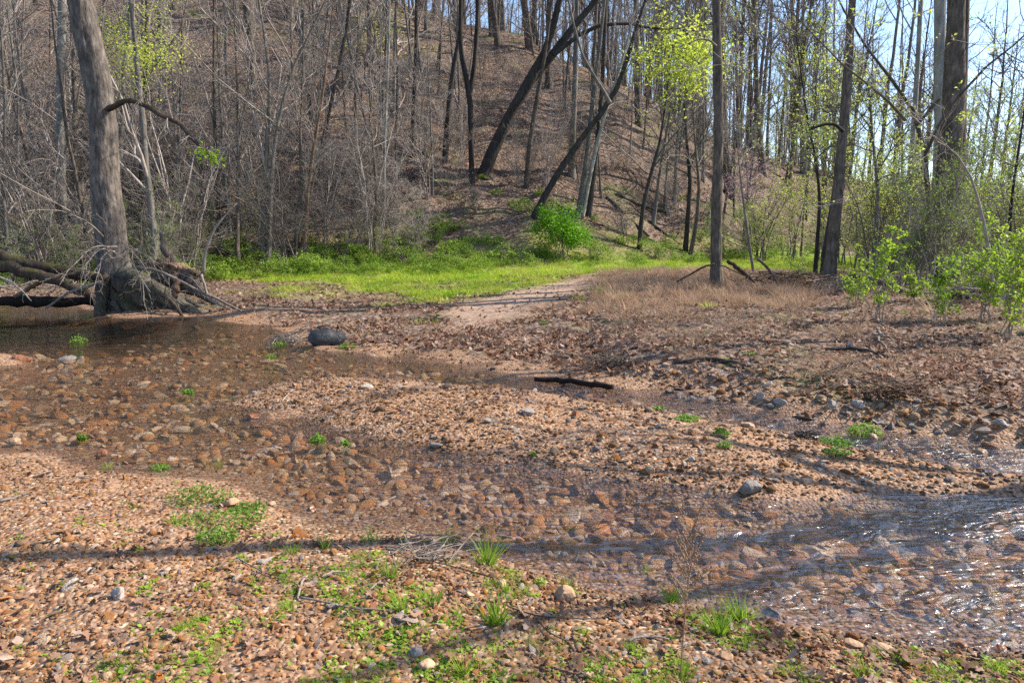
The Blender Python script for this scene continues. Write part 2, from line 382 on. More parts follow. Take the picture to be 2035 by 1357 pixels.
def m_lawn():
    t = NT('lawn_grass'); p = t.pos(); r = t.oinfo()
    f = t.math('ADD', t.math('MULTIPLY', r, .4), t.math('MULTIPLY', t.noise(p, .7, 5, .65), .7))
    col = t.ramp(f, [(.28, (.15, .25, .02)), (.45, (.28, .42, .025)), (.6, (.44, .54, .045)), (.78, (.48, .48, .10))])
    col = t.mix(t.mapr(t.noise(p, 1.7, 4), .56, .68, 0, .75), col, (.34, .27, .12))
    return t.done(t.leafy(col, .4, .5))
M_GRASS = m_lawn()
M_GRASS_OLD = m_green('lawn_grass', (.17, .28, .015), (.36, .46, .035), .4)
M_TUFT = m_green('tuft_grass', (.15, .27, .02), (.36, .50, .06), .45, 6)
M_WEED = m_green('creek_weed', (.09, .22, .02), (.25, .40, .06), .4, 8)
M_BUSH = m_green('bush_leaf', (.09, .27, .008), (.24, .47, .02), .5, 1.5)
M_UNDER = m_green('undergrowth_leaf', (.12, .22, .02), (.30, .42, .06), .45, 1.2)
M_SPRING = m_green('spring_leaf', (.40, .50, .05), (.62, .68, .14), .6, 2)
M_SAPL = m_green('sapling_leaf', (.17, .32, .02), (.42, .55, .05), .55, 3)
M_BUD = m_green('bud_leaf', (.30, .40, .09), (.52, .58, .20), .55, 2)
M_PINK = m_green('redbud_blossom', (.26, .14, .19), (.40, .24, .30), .3, 2)
def m_dry(name, a, b):
    t = NT(name); p = t.pos(); f = t.noise(p, 2.5, 4)
    col = t.ramp(f, [(.3, a), (.7, b)]); col = t.mix(t.mapr(t.oinfo(), 0, 1, 0, .4), col, (.22, .12, .08))
    return t.done(t.leafy(col, .3, .8))
M_DRY = m_dry('dry_grass', (.33, .20, .125), (.60, .43, .29))
M_STALK = m_dry('dry_stalk', (.30, .19, .12), (.46, .33, .22))
M_STRAW = m_dry('straw', (.36, .24, .15), (.56, .42, .28))
# ------------------------------------------------------------------ ground sheet
def terrain_rows():
    r = list(np.arange(-8, 1.4, .4)); y = 1.4
    while y < 1800:
        r.append(y); y += max(.024, .0042 * y if y < 20 else (.0085 * y if y < 90 else .04 * y))
    return np.array(r + [1800.0])
YR = terrain_rows(); UC = np.linspace(-1, 1, 421)
XX = UC[None, :] * (np.maximum(YR, 0)[:, None] * 1.0 + 4.0) ; YY = np.repeat(YR[:, None], len(UC), 1)
ZZ = H(XX, YY)
def zones(x, y, z):
    dN = sdist(POLY_NORTH, x, y); dT = sdist(POLY_TERR, x, y); dL = sdist(POLY_LAWN, x, y); dP = sdist(POLY_PATH, x, y)
    n = fbm(x * .9, y * .9, 4, 61) - .5; nf = fbm(x * 4, y * 4, 3, 63) - .5
    up = y - foot(x)
    grass = sstep(-.8, 1.0, dL + 1.2 * n + nf) * sstep(1.0, -1.5, up)
    grass = np.maximum(grass, .5 * sstep(.5, .8, n + .5) * sstep(1.5, 4, dN) * sstep(2, -1, up) * sstep(12, 15, y) * (1 - sstep(-.5, .8, dP)))
    grass = np.maximum(grass, .45 * sstep(4.5, .2, up) * sstep(-2, .5, up) * sstep(.3, .7, n + .5))
    path = sstep(-.5, .6, dP + 1.2 * n)
    grass = grass * (1 - .8 * path) * (.45 + .55 * sstep(.34, .5, fbm(x * .55 + 3, y * .8, 4, 65)))
    leaf = sstep(.0, .45, dT + .3 * n)
    leaf = np.maximum(leaf, sstep(.25, 1.0, dN + .7 * n + .7 * nf) * (1 - path) * .9)
    leaf = np.maximum(leaf, sstep(-1, 2, up))
    leaf = leaf * (1 - grass)
    return leaf, grass, path
def build_ground():
    nr, nc = XX.shape
    V = np.stack([XX, YY, ZZ], -1).reshape(-1, 3)
    i = np.arange(nr * nc).reshape(nr, nc)
    q = np.stack([i[:-1, :-1], i[:-1, 1:], i[1:, 1:], i[1:, :-1]], -1).reshape(-1, 4)
    me = mesh_from('ground', V, q)
    l, g, p = zones(XX.ravel(), YY.ravel(), ZZ.ravel())
    a = me.color_attributes.new('zone', 'FLOAT_COLOR', 'POINT')
    a.data.foreach_set('color', np.stack([l, g, p, np.ones_like(l)], -1).astype(np.float32).ravel())
    t = NT('ground_soil'); P_ = t.pos(); z = t.n('ShaderNodeSeparateColor'); t.l(t.attr('zone'), z.inputs[0])
    warp = t.n('ShaderNodeVectorMath', operation='ADD'); t.l(P_, warp.inputs[0])
    nz3 = t.n('ShaderNodeTexNoise'); t.l(P_, nz3.inputs['Vector']); nz3.inputs['Scale'].default_value = 3
    sc = t.n('ShaderNodeVectorMath', operation='SCALE'); t.l(nz3.outputs['Color'], sc.inputs[0]); sc.inputs['Scale'].default_value = .15; t.l(sc.outputs[0], warp.inputs[1])
    W = warp.outputs[0]
    # fine gravel between the stones
    vc = t.n('ShaderNodeTexVoronoi'); t.l(W, vc.inputs['Vector']); vc.inputs['Scale'].default_value = 42
    sepc = t.n('ShaderNodeSeparateColor'); t.l(vc.outputs['Color'], sepc.inputs[0])
    grav = t.ramp(sepc.outputs[0], STONE_STOPS)
    grav = t.mix(t.mapr(vc.outputs['Distance'], .3, .75, 0, .8), grav, (.07, .042, .028))
    grav = t.mix(t.mapr(t.noise(P_, .8, 5), .52, .66, 0, .6), grav, (.46, .28, .17))
    grav = t.mix(t.mapr(t.noise(P_, 1.3, 4), .35, .65, .1, .55), grav, (.30, .165, .095))
    vl = t.n('ShaderNodeTexVoronoi'); t.l(W, vl.inputs['Vector']); vl.inputs['Scale'].default_value = 9
    sepl = t.n('ShaderNodeSeparateColor'); t.l(vl.outputs['Color'], sepl.inputs[0])
    leaf = t.ramp(sepl.outputs[1], [(0, (.075, .048, .037)), (.25, (.20, .14, .11)), (.5, (.13, .09, .068)), (.75, (.33, .255, .205)), (1, (.21, .135, .10))])
    leaf = t.mix(t.mapr(vl.outputs['Distance'], .35, .8, 0, .75), leaf, (.06, .035, .024))
    leaf = t.mix(t.mapr(t.noise(P_, .35, 5, .6), .35, .7, 0, .55), leaf, (.13, .085, .055))
    ns = t.n('ShaderNodeTexNoise'); t.l(P_, ns.inputs['Vector']); ns.inputs['Scale'].default_value = .5; ns.inputs['Detail'].default_value = 5
    leaf = t.mix(t.mapr(ns.outputs['Fac'], .56, .70, 0, .45), leaf, (.12, .15, .04))
    gr = t.ramp(t.noise(P_, 1.1, 5, .65), [(.3, (.10, .19, .015)), (.55, (.17, .29, .02)), (.75, (.26, .37, .04))])
    gr = t.mix(t.mapr(t.noise(P_, 18, 3), .45, .7, 0, .5), gr, (.13, .12, .05))
    path = t.ramp(t.noise(P_, 14, 4, .7), [(.3, (.22, .14, .10)), (.55, (.36, .25, .185)), (.8, (.48, .36, .28))])
    col = t.mix(z.outputs[2], grav, path); col = t.mix(z.outputs[0], col, leaf); col = t.mix(z.outputs[1], col, gr)
    sp = t.n('ShaderNodeSeparateXYZ'); t.l(P_, sp.inputs[0])
    hs = t.n('ShaderNodeHueSaturation'); t.put(hs.inputs['Color'], col); t.put(hs.inputs['Value'], t.mapr(sp.outputs[2], -.05, .04, .6, 1.0))
    # silt and brown algae on the bed of the deeper pool
    deep = t.mapr(sp.outputs[2], -.13, -.30)
    col = t.mix(deep, hs.outputs[0], t.ramp(t.noise(P_, 2.5, 4), [(.3, (.05, .032, .018)), (.7, (.17, .105, .055))]))
    h = t.math('ADD', t.math('MULTIPLY', t.mapr(vc.outputs['Distance'], 0, .8, 1, 0), .35), t.math('MULTIPLY', t.mapr(vl.outputs['Distance'], 0, .8, 1, 0), t.math('MULTIPLY', z.outputs[0], 2.0)))
    h = t.math('ADD', h, t.math('MULTIPLY', t.noise(P_, 7, 4), .8))
    m = t.done(t.bsdf(col, t.mapr(sp.outputs[2], -.02, .04, .5, .95), t.bump(h, .8, .035), .2))
    return tag(obj('ground', me, m), kind='structure')
GROUND = build_ground()

def build_water():
    lo = (ZZ < .035) & (YY > 1.0) & (YY < 26) & (np.abs(XX) < 24)
    c = lo[:-1, :-1] | lo[1:, :-1] | lo[:-1, 1:] | lo[1:, 1:]
    nr, nc = XX.shape; i = np.arange(nr * nc).reshape(nr, nc)
    q = np.stack([i[:-1, :-1], i[:-1, 1:], i[1:, 1:], i[1:, :-1]], -1)[c]
    used = np.unique(q); remap = np.full(nr * nc, -1); remap[used] = np.arange(len(used))
    x = XX.ravel()[used]; y = YY.ravel()[used]
    calm = np.maximum(sstep(-3.2, -5.5, x) * sstep(8.5, 10.5, y), .7 * sstep(.8, -1.2, x))
    amp = .006 * (1 - .93 * calm)
    z = amp * (fbm(x * 5 + y * 1.2, y * 9 - x * 1.5, 2, 71) - .5) * 2
    me = mesh_from('water', np.stack([x, y, z], -1), remap[q])
    a = me.attributes.new('calm', 'FLOAT', 'POINT'); a.data.foreach_set('value', calm.astype(np.float32))
    a = me.attributes.new('depth', 'FLOAT', 'POINT'); a.data.foreach_set('value', np.maximum(-ZZ.ravel()[used], 0).astype(np.float32))
    t = NT('creek_water'); p = t.pos()
    v1 = t.mapping(p, (3.5, 7.5, 1), (0, 0, RAD(16))); v2 = t.mapping(p, (9, 15, 1), (0, 0, RAD(-10)))
    h = t.math('ADD', t.noise(v1, 1, 2, .5, 2.2), t.math('MULTIPLY', t.noise(v2, 1, 2, .5, 1.6), .2))
    h = t.math('MULTIPLY', h, t.mapr(t.noise(t.mapping(p, (.8, 1.5, 1)), 1, 2), .35, .65, .25, 1.15))
    calm_a = t.attr('calm', 'Fac')
    h = t.math('MULTIPLY', h, t.mapr(calm_a, 0, 1, 1, .06))
    nb = t.bump(h, .8, .085)
    dt = t.n('ShaderNodeVectorMath', operation='DOT_PRODUCT'); t.l(nb, dt.inputs[0]); t.l(t.n('ShaderNodeNewGeometry').outputs['Incoming'], dt.inputs[1])
    c5 = t.math('POWER', t.math('SUBTRACT', 1.0, t.math('ABSOLUTE', dt.outputs['Value']), True), 5.0)      # Fresnel reflectance of water, the same from both sides
    fr = t.math('ADD', t.math('MULTIPLY', c5, .86), .14, True)
    g = t.n('ShaderNodeBsdfGlossy'); g.inputs['Roughness'].default_value = .09; t.l(nb, g.inputs['Normal'])
    tr = t.n('ShaderNodeBsdfTransparent'); t.l(t.ramp(t.mapr(t.attr('depth', 'Fac'), 0, .35), [(0, (.98, .95, .91)), (.35, (.93, .85, .74)), (.65, (.70, .65, .58)), (1, (.48, .42, .34))]), tr.inputs['Color'])
    mx = t.n('ShaderNodeMixShader'); t.l(fr, mx.inputs[0]); t.l(tr.outputs[0], mx.inputs[1]); t.l(g.outputs[0], mx.inputs[2])
    m = t.done(mx.outputs[0])
    return tag(obj('creek_water', me, m), kind='structure')
WATER = build_water()

# ------------------------------------------------------------------ scattering helpers (geometry nodes on one point mesh = one "stuff" object)
def gn_scatter(name, pos, rot, scl, sources, label, cat, pick=None):
    me = bpy.data.meshes.new(name); n = len(pos)
    me.vertices.add(n); me.vertices.foreach_set('co', np.asarray(pos, np.float32).ravel())
    for nm, arr, ty in (('rot', rot, 'FLOAT_VECTOR'), ('scl', scl, 'FLOAT_VECTOR')):
        a = me.attributes.new(nm, ty, 'POINT'); a.data.foreach_set('vector', np.asarray(arr, np.float32).ravel())
    if pick is None: pick = rng.integers(0, len(sources), n)
    a = me.attributes.new('pick', 'INT', 'POINT'); a.data.foreach_set('value', np.asarray(pick, np.int32))
    o = obj(name, me); tag(o, label, cat, kind='stuff')
    ng = bpy.data.node_groups.new(name, 'GeometryNodeTree')
    ng.interface.new_socket('Geometry', in_out='INPUT', socket_type='NodeSocketGeometry'); ng.interface.new_socket('Geometry', in_out='OUTPUT', socket_type='NodeSocketGeometry')
    N = ng.nodes; L = ng.links
    gi = N.new('NodeGroupInput'); go = N.new('NodeGroupOutput'); ip = N.new('GeometryNodeInstanceOnPoints')
    L.new(gi.outputs[0], ip.inputs['Points'])
    gti = N.new('GeometryNodeGeometryToInstance')
    for s in sources:
        oi = N.new('GeometryNodeObjectInfo'); oi.transform_space = 'ORIGINAL'; oi.inputs['Object'].default_value = s; oi.inputs['As Instance'].default_value = False
        g1 = N.new('GeometryNodeGeometryToInstance'); L.new(oi.outputs['Geometry'], g1.inputs[0]); 
        s_out = g1.outputs[0]
        if 'jg' not in locals(): jg = N.new('GeometryNodeJoinGeometry')
        L.new(s_out, jg.inputs[0])
    N.remove(gti)
    L.new(jg.outputs[0], ip.inputs['Instance']); ip.inputs['Pick Instance'].default_value = True
    def at(nm, ty):
        a = N.new('GeometryNodeInputNamedAttribute'); a.data_type = ty; a.inputs['Name'].default_value = nm; return a.outputs['Attribute']
    L.new(at('pick', 'INT'), ip.inputs['Instance Index'])
    er = N.new('FunctionNodeEulerToRotation'); L.new(at('rot', 'FLOAT_VECTOR'), er.inputs[0]); L.new(er.outputs[0], ip.inputs['Rotation'])
    L.new(at('scl', 'FLOAT_VECTOR'), ip.inputs['Scale'])
    L.new(ip.outputs[0], go.inputs[0])
    md = o.modifiers.new('scatter', 'NODES'); md.node_group = ng
    return o
def persp_pts(n, y0, y1, pw=1.0, wide=.86, off=1.2):    # points over the ground seen, evenly spread in the picture for pw = 1
    u = rng.random(n); 
    if pw == 1.0: y = y0 * (y1 / y0) ** u
    else: e = 1 - pw; y = (y0 ** e + u * (y1 ** e - y0 ** e)) ** (1 / e)
    x = (rng.random(n) * 2 - 1) * (y * wide + off)
    return x, y
def slope_rot(x, y, yaw, tilt=.35):
    e = .05; gx = (H(x + e, y) - H(x - e, y)) / (2 * e); gy = (H(x, y + e) - H(x, y - e)) / (2 * e)
    n = len(x)
    return np.stack([np.arctan(gy) + rng.normal(size=n) * tilt, -np.arctan(gx) + rng.normal(size=n) * tilt, yaw], -1)

# ------------------------------------------------------------------ stones
def stone_mesh(name, seed, flat=.6, elong=1.3, sub=2, jag=.25, round_=False, cut=.62):
    import bmesh
    r = np.random.default_rng(seed)
    bm = bmesh.new(); bmesh.ops.create_icosphere(bm, subdivisions=sub, radius=1.0)
    V = np.array([v.co[:] for v in bm.verts]); d = nrm(V)
    pl = nrm(r.normal(size=(9, 3))); off = cut + .3 * r.random(9) + (.15 if round_ else 0)
    rad = np.ones(len(V))
    for p, o_ in zip(pl, off):
        c = d @ p; rad = np.where(c > .05, np.minimum(rad, o_ / np.maximum(c, .05)), rad)
    rad = rad * (1 + jag * .35 * (r.random(len(V)) - .5))
    V = d * rad[:, None] * np.array([elong, 1.0, flat])
    for v, c in zip(bm.verts, V): v.co = c
    me = bpy.data.meshes.new(name); bm.to_mesh(me); bm.free()
    if round_:
        me.polygons.foreach_set('use_smooth', np.ones(len(me.polygons), bool))
    else:
        me.polygons.foreach_set('use_smooth', np.ones(len(me.polygons), bool)); me.set_sharp_from_angle(angle=RAD(32))
    return me
STONE_ME = [stone_mesh('stone_a%d' % i, 100 + i, (.28 if i % 2 else .5) + .25 * ((i * 37) % 10) / 10, 1.1 + .6 * ((i * 53) % 10) / 10, 2 if i < 6 else 1, round_=(i in (0, 4, 6, 8)), cut=.74 if i in (0, 4, 6, 8) else .62) for i in range(12)]
for i_, me_ in enumerate(STONE_ME): me_.materials.append(M_STONE_PALE if i_ in (2, 3, 10, 11) else M_STONE)

fore_d = lambda x, y: sdist(POLY_FORE, x, y)
bar_d = lambda x, y: sdist(POLY_BAR, x, y)
north_d = lambda x, y: sdist(POLY_NORTH, x, y)
terr_d = lambda x, y: sdist(POLY_TERR, x, y)

def place_stones():
    # the larger loose stones, one object each, pieces of the ground
    x, y = persp_pts(4200, 2.1, 13, 1.0)
    z = H(x, y); dT = terr_d(x, y); dN = north_d(x, y); dB = bar_d(x, y); dF = fore_d(x, y)
    w = np.where(dB > -.1, .25, 0) + np.where((dF > .0), .11, 0) + np.where((dT > -.35) & (dT < .35) & (y < 9.5), .9, 0) + np.where((np.abs(dF) < .25), .10, 0) + np.where((np.abs(dF) < .3) & (x > 1.0), .16, 0) + np.where((dN > 0) & (dT < 0) & (y < 10.5), .12, 0)
    w = w + np.where((z < -.02) & (y < 8), .04, 0)
    w = w * (fbm(x * 1.6, y * 1.6, 3, 81) > .42) * np.clip(y / 4, .5, 1.2)
    keep = np.nonzero(rng.random(len(x)) < w)[0][:285]
    out = []
    for k, i in enumerate(keep):
        o = bpy.data.objects.new('stone', STONE_ME[k % 12]); COL.objects.link(o); o.parent = GROUND
        s = (.013 + .024 * rng.random() ** 2) * (1 + .12 * (y[i] - 2.5))
        s = min(s, .06)
        o.scale = (s, s, s); o.location = (x[i], y[i], z[i] + s * .22)
        o.rotation_euler = (rng.normal() * .35, rng.normal() * .35, rng.random() * 6.28); out.append(o)
    return out
STONES = place_stones()
SRC_STONE = [next(o for o in STONES if o.data is STONE_ME[k]) for k in range(12)]
FINE_SRC = [SRC_STONE[k] for k in (0, 1, 4, 5, 6, 7, 8, 9)]; PALE_SRC = [SRC_STONE[k] for k in (2, 3, 10, 11, 4)]
def gravel(name, n, y0, y1, mask, smin, smax, label, pw=1.0, power=2.5, sink=.15, grow=0.0, srcs=None, under=False):
    x, y = persp_pts(n, y0, y1, pw); k = mask(x, y); k = rng.random(len(x)) < k; x, y = x[k], y[k]; m = len(x)
    s = smin + (smax - smin) * rng.random(m) ** power; s = s * (1 + grow * np.maximum(y - 3, 0))
    if under: s = np.minimum(s, np.maximum(.010, -H(x, y) * .75))
    sc = s[:, None] * (1 + .25 * rng.normal(size=(m, 3)).clip(-1.4, 1.4))
    pos = np.stack([x, y, H(x, y) + s * sink], -1)
    rot = np.stack([rng.normal(size=m) * .5, rng.normal(size=m) * .5, rng.random(m) * 6.28], -1)
    return gn_scatter(name, pos, rot, sc, srcs or FINE_SRC, label, 'gravel')
sizes = lambda x, y: fbm(x * .9, y * 1.4, 3, 95)
gravel('foreground_gravel', 60000, 1.9, 5.5, lambda x, y: sstep(-.06, .04, fore_d(x, y)) * (.45 + .55 * (fbm(x * 2.5, y * 2.5, 3, 91) > .45)), .003, .013, 'tan and orange pebbles covering the near bank', power=1.8)
gravel('foreground_coarse_gravel', 9500, 1.9, 5.5, lambda x, y: sstep(-.04, .06, fore_d(x, y)) * sstep(.42, .6, sizes(x, y)), .006, .021, 'paler larger pebbles strewn over the near bank', power=3, srcs=PALE_SRC + FINE_SRC[:4])
gravel('gravel_bar', 56000, 3.6, 9.5, lambda x, y: sstep(-.08, .06, bar_d(x, y)) * sstep(.75, .35, sizes(x + 3, y)), .005, .017, 'long bar of fine brown gravel between the two channels', power=1.8, grow=.05)
gravel('bar_crest_stones', 11000, 3.6, 9.5, lambda x, y: sstep(0, .12, bar_d(x, y)) * sstep(.44, .6, sizes(x + 3, y) + .12 * sstep(.3, .9, y - 5.2 - .12 * np.abs(x))), .010, .030, 'pale larger stones heaped along the crest of the bar', power=2.2, srcs=PALE_SRC + FINE_SRC[:2])
gravel('far_bank_gravel', 26000, 5.0, 20, lambda x, y: sstep(-.04, .1, north_d(x, y)) * (1 - sstep(.15, .5, terr_d(x, y))) * sstep(2.6, .8, north_d(x, y)), .008, .030, 'loose stones along the far edge of the creek', power=2.5)
gravel('right_bank_stones', 4200, 4.6, 10, lambda x, y: sstep(-.7, -.3, terr_d(x, y)) * sstep(.3, .0, terr_d(x, y)) * (x > 1.5) * sstep(-.1, .1, north_d(x, y)), .02, .055, 'pale blocky stones at the foot of the right bank', power=2.0, srcs=PALE_SRC)
gravel('creek_bed_stones', 22000, 2.3, 17, lambda x, y: (H(x, y) < .015) * (1 - .75 * sstep(-4.5, -6, x) * sstep(9, 10.5, y)), .018, .085, 'rust brown cobbles lying under the shallow water', power=3.2, sink=-.1, srcs=[SRC_STONE[k] for k in (0, 4, 6, 8, 5, 2, 3, 10)], under=True)
# ------------------------------------------------------------------ trees
def resample(path, rad, S):
    path = np.asarray(path, float); rad = np.asarray(rad, float)
    d = np.concatenate([[0], np.cumsum(np.linalg.norm(np.diff(path, axis=0), axis=1))]); t = np.linspace(0, d[-1], S)
    # smooth (Catmull-like) by interpolating and averaging
    fine = np.stack([np.interp(np.linspace(0, d[-1], S * 4), d, path[:, k]) for k in range(3)], -1)
    ker = np.ones(5) / 5
    sm = np.stack([np.convolve(np.pad(fine[:, k], 2, mode='edge'), ker, 'valid') for k in range(3)], -1); sm[0] = path[0]; sm[-1] = path[-1]
    ii = np.linspace(0, len(sm) - 1, S).round().astype(int)
    return sm[ii], np.interp(t, d, rad)
def children(paths, radii, n, t0, t1, ang, lr, rr, S, rg, up=.25, wob=.12, rmin=.004, lmin=.12, lens=None, taper=.25, sideonly=None):
    B, Sp, _ = paths.shape
    L = np.linalg.norm(np.diff(paths, axis=1), axis=2).sum(1)
    if np.isscalar(n): idx = np.repeat(np.arange(B), n)
    else: idx = np.repeat(np.arange(B), n)
    m = len(idx)
    t = t0 + (t1 - t0) * rg.random(m)
    f = t * (Sp - 1); i = np.minimum(f.astype(int), Sp - 2); w = (f - i)[:, None]
    p = paths[idx, i] * (1 - w) + paths[idx, i + 1] * w
    r0 = radii[idx, i] * (1 - w[:, 0]) + radii[idx, i + 1] * w[:, 0]
    tan = nrm(paths[idx, i + 1] - paths[idx, i])
    rnd = nrm(np.cross(tan, rg.normal(size=(m, 3))))
    a = (ang * (1 + .3 * rg.normal(size=m)))[:, None]
    d = nrm(tan * np.cos(a) + rnd * np.sin(a) + np.array([0, 0, up * .3]))
    ln = L[idx] * lr * (1.15 - .75 * t) * (.6 + .8 * rg.random(m)); ln = np.maximum(ln, lmin)
    if lens is not None: ln = lens[0] + (lens[1] - lens[0]) * rg.random(m)
    r = np.maximum(np.minimum(r0 * .75, r0 * rr * (.7 + .6 * rg.random(m))), rmin)
    pts = [p]; cur = d
    step = (ln / (S - 1))[:, None]
    for k in range(S - 1):
        cur = nrm(cur + wob * rg.normal(size=(m, 3)) + np.array([0, 0, up * .5 / (S - 1)]))
        pts.append(pts[-1] + cur * step)
    out = np.stack(pts, 1); R = r[:, None] * np.linspace(1, taper, S)[None, :]
    return out, np.maximum(R, rmin * .6)
def crown_mb(trunk, trad, rg, n1=14, n2=7, n3=6, t0=.35, a1=.9, l1=.32, l2=.42, l3=.45, r1=.5, up=.35, rmin=.005, S=(7, 5, 4), k=(6, 4, 3), n4=0, wob=.14):
    mb = MB(); tips = []
    p1, q1 = children(trunk[None], trad[None], n1, t0, 1.0, a1, l1, r1, S[0], rg, up, wob, rmin * 2)
    mb.tubes(p1, q1, k[0])
    p2, q2 = children(p1, q1, n2, .2, 1.0, .75, l2, .55, S[1], rg, up * .8, wob * 1.2, rmin * 1.3); mb.tubes(p2, q2, k[1])
    p3, q3 = children(p2, q2, n3, .15, 1.0, .7, l3, .6, S[2], rg, up * .6, wob * 1.3, rmin); mb.tubes(p3, q3, k[2])
    tips = [p2, p3]
    if n4:
        p4, q4 = children(p3, q3, n4, .2, 1.0, .7, .5, .7, 3, rg, up * .5, wob * 1.3, rmin); mb.tubes(p4, q4, 3); tips.append(p4)
    return mb, tips
def tip_points(tips, n, rg, t0=.3):
    p = tips[-1]; i = rg.integers(0, len(p), n); t = t0 + (1 - t0) * rg.random(n); f = t * (p.shape[1] - 1); j = np.minimum(f.astype(int), p.shape[1] - 2); w = (f - j)[:, None]
    return p[i, j] * (1 - w) + p[i, j + 1] * w
def trunk_path(h, r, lean, rg, S=14, bow=.03, flare=1.5):
    t = np.linspace(0, 1, S); wig = np.cumsum(rg.normal(size=(S, 2)) * bow * h / S, 0)
    p = np.stack([lean[0] * t * h + wig[:, 0] - wig[0, 0], lean[1] * t * h + wig[:, 1] - wig[0, 1], t * h], -1); p[0, 2] = -.35
    rad = r * (1 - .82 * t ** 1.1); rad[0] *= flare; rad[1] *= 1 + (flare - 1) * .25
    return p, rad
def proto_tree(seed, h, r, lean=(0, 0), n1=14, n2=7, n3=6, t0=.4, bark=M_BARK_GREY, twig=M_TWIG, leafm=None, nleaf=0, lsize=.07, rmin=.006, **kw):
    rg = np.random.default_rng(seed); p, q = trunk_path(h, r, lean, rg)
    tb = MB().tubes(p, q, 9, rough=.10, rg=rg); cb, tips = crown_mb(p, q, rg, n1, n2, n3, t0, rmin=rmin, **kw)
    me_t = tb.mesh('trunk%d' % seed); me_t.materials.append(bark); me_c = cb.mesh('crown%d' % seed); me_c.materials.append(twig); me_l = None
    if leafm:
        me_l = MB().leaves(tip_points(tips, nleaf, rg), lsize * (.6 + .8 * rg.random(nleaf)), rg).mesh('leaf%d' % seed); me_l.materials.append(leafm)
    return me_t, me_c, me_l
def put_tree(name, proto, x, y, s, rz, label, group=None, tilt=(0, 0), cat='tree', leafname='foliage', dz=0.0):
    o = empty(name, (x, y, Hs(x, y) + dz), label, cat, group, rz); o.scale = (s, s, s); o.rotation_euler = (tilt[0], tilt[1], rz)
    t = obj('trunk', proto[0], None, o); c = obj('crown', proto[1], None, o)
    if proto[2]: obj(leafname, proto[2], None, o)
    return o

HILL_PROTO = [proto_tree(200 + i, 15 + 1.2 * i, .15 + .012 * i, (rng.normal() * .04, rng.normal() * .03), n1=15, n2=7, n3=4, t0=.28 + .03 * (i % 4), bark=(M_BARK_GREY, M_BARK_BROWN)[i % 2],
              twig=(M_TWIG, M_TWIG_DARK)[i % 2], rmin=.0075, up=.5, a1=.75) for i in range(6)]
SLIM_PROTO = [proto_tree(230 + i, 8 + 1.5 * i, .055 + .01 * i, (rng.normal() * .06, rng.normal() * .06), n1=13, n2=6, n3=4, t0=.15, bark=(M_BARK_GREY, M_BARK_BROWN)[i % 2], twig=M_TWIG, rmin=.0045, l1=.30, up=.45, a1=.85) for i in range(5)]
SPRING_PROTO = [proto_tree(250 + i, 9 + 2 * i, .045 + .012 * i, (rng.normal() * .05, 0), n1=15, n2=7, n3=6, t0=.15, bark=M_BARK_BROWN, twig=M_TWIG_DARK, leafm=(M_BUD, M_SPRING, M_BUD)[i], nleaf=2600, lsize=.062, rmin=.007) for i in range(3)]
def brush_proto(seed, h, stems, spread, n2=8, n3=5, rmin=.0045, mat=M_TWIG, leafm=None, nleaf=0, lsize=.05, n1=9):
    rg = np.random.default_rng(seed); sb = MB(); cb = MB(); allp = []; allq = []
    for i in range(stems):
        a = rg.random() * 6.28; d = spread * (.3 + .7 * rg.random()); hh = h * (.55 + .5 * rg.random())
        t = np.linspace(0, 1, 9); bend = t ** 1.7 * d
        p = np.stack([np.cos(a) * (bend + .15 * rg.random()) + .1 * rg.normal(), np.sin(a) * (bend + .15 * rg.random()) + .1 * rg.normal() + 0 * t, t * hh - .1], -1)
        p[:, :2] += np.cumsum(rg.normal(size=(9, 2)) * .05, 0)
        allp.append(p); allq.append((.010 + .012 * rg.random()) * h / 3 * (1 - .75 * t))
    P0 = np.stack(allp); Q0 = np.stack(allq); sb.tubes(P0, Q0, 5)
    p1, q1 = children(P0, Q0, n1, .15, 1, .8, .36, .6, 6, rg, .15, .16, rmin * 1.3); cb.tubes(p1, q1, 3)
    p2, q2 = children(p1, q1, n2, .1, 1, .8, .5, .7, 4, rg, .1, .2, rmin); cb.tubes(p2, q2, 3)
    tips = [p1, p2]
    if n3: p3, q3 = children(p2, q2, n3, .1, 1, .8, .5, .8, 3, rg, .05, .2, rmin * .9); cb.tubes(p3, q3, 3); tips.append(p3)
    a = sb.mesh('stems%d' % seed); a.materials.append(mat); b = cb.mesh('twigs%d' % seed); b.materials.append(mat); l = None
    if leafm: l = MB().leaves(tip_points(tips, nleaf, rg), lsize * (.6 + .8 * rg.random(nleaf)), rg).mesh('leaves%d' % seed); l.materials.append(leafm)
    return a, b, l
BRUSH = [brush_proto(300 + i, 2.6 + .6 * i, 6 + i % 3, 1.1 + .25 * i, n2=6, n3=3, rmin=.0045, mat=(M_TWIG, M_TWIG, M_TWIG_DARK)[i % 3]) for i in range(5)]
BUDBRUSH = [brush_proto(320 + i, 2.8 + .8 * i, 5, 1.0 + .3 * i, n2=6, n3=3, mat=(M_TWIG_DARK, M_TWIG)[i % 2], leafm=(M_BUD, M_UNDER, M_SPRING)[i % 3], nleaf=1300 + 400 * i, lsize=.05) for i in range(3)]
def put_brush(name, proto, x, y, s, rz, label, group, leafname='foliage'):
    o = empty(name, (x, y, Hs(x, y)), label, 'shrub', group, rz); o.scale = (s, s, s * (.8 + .4 * rng.random()))
    obj('stems', proto[0], None, o); obj('twigs', proto[1], None, o)
    if proto[2]: obj(leafname, proto[2], None, o)
    return o

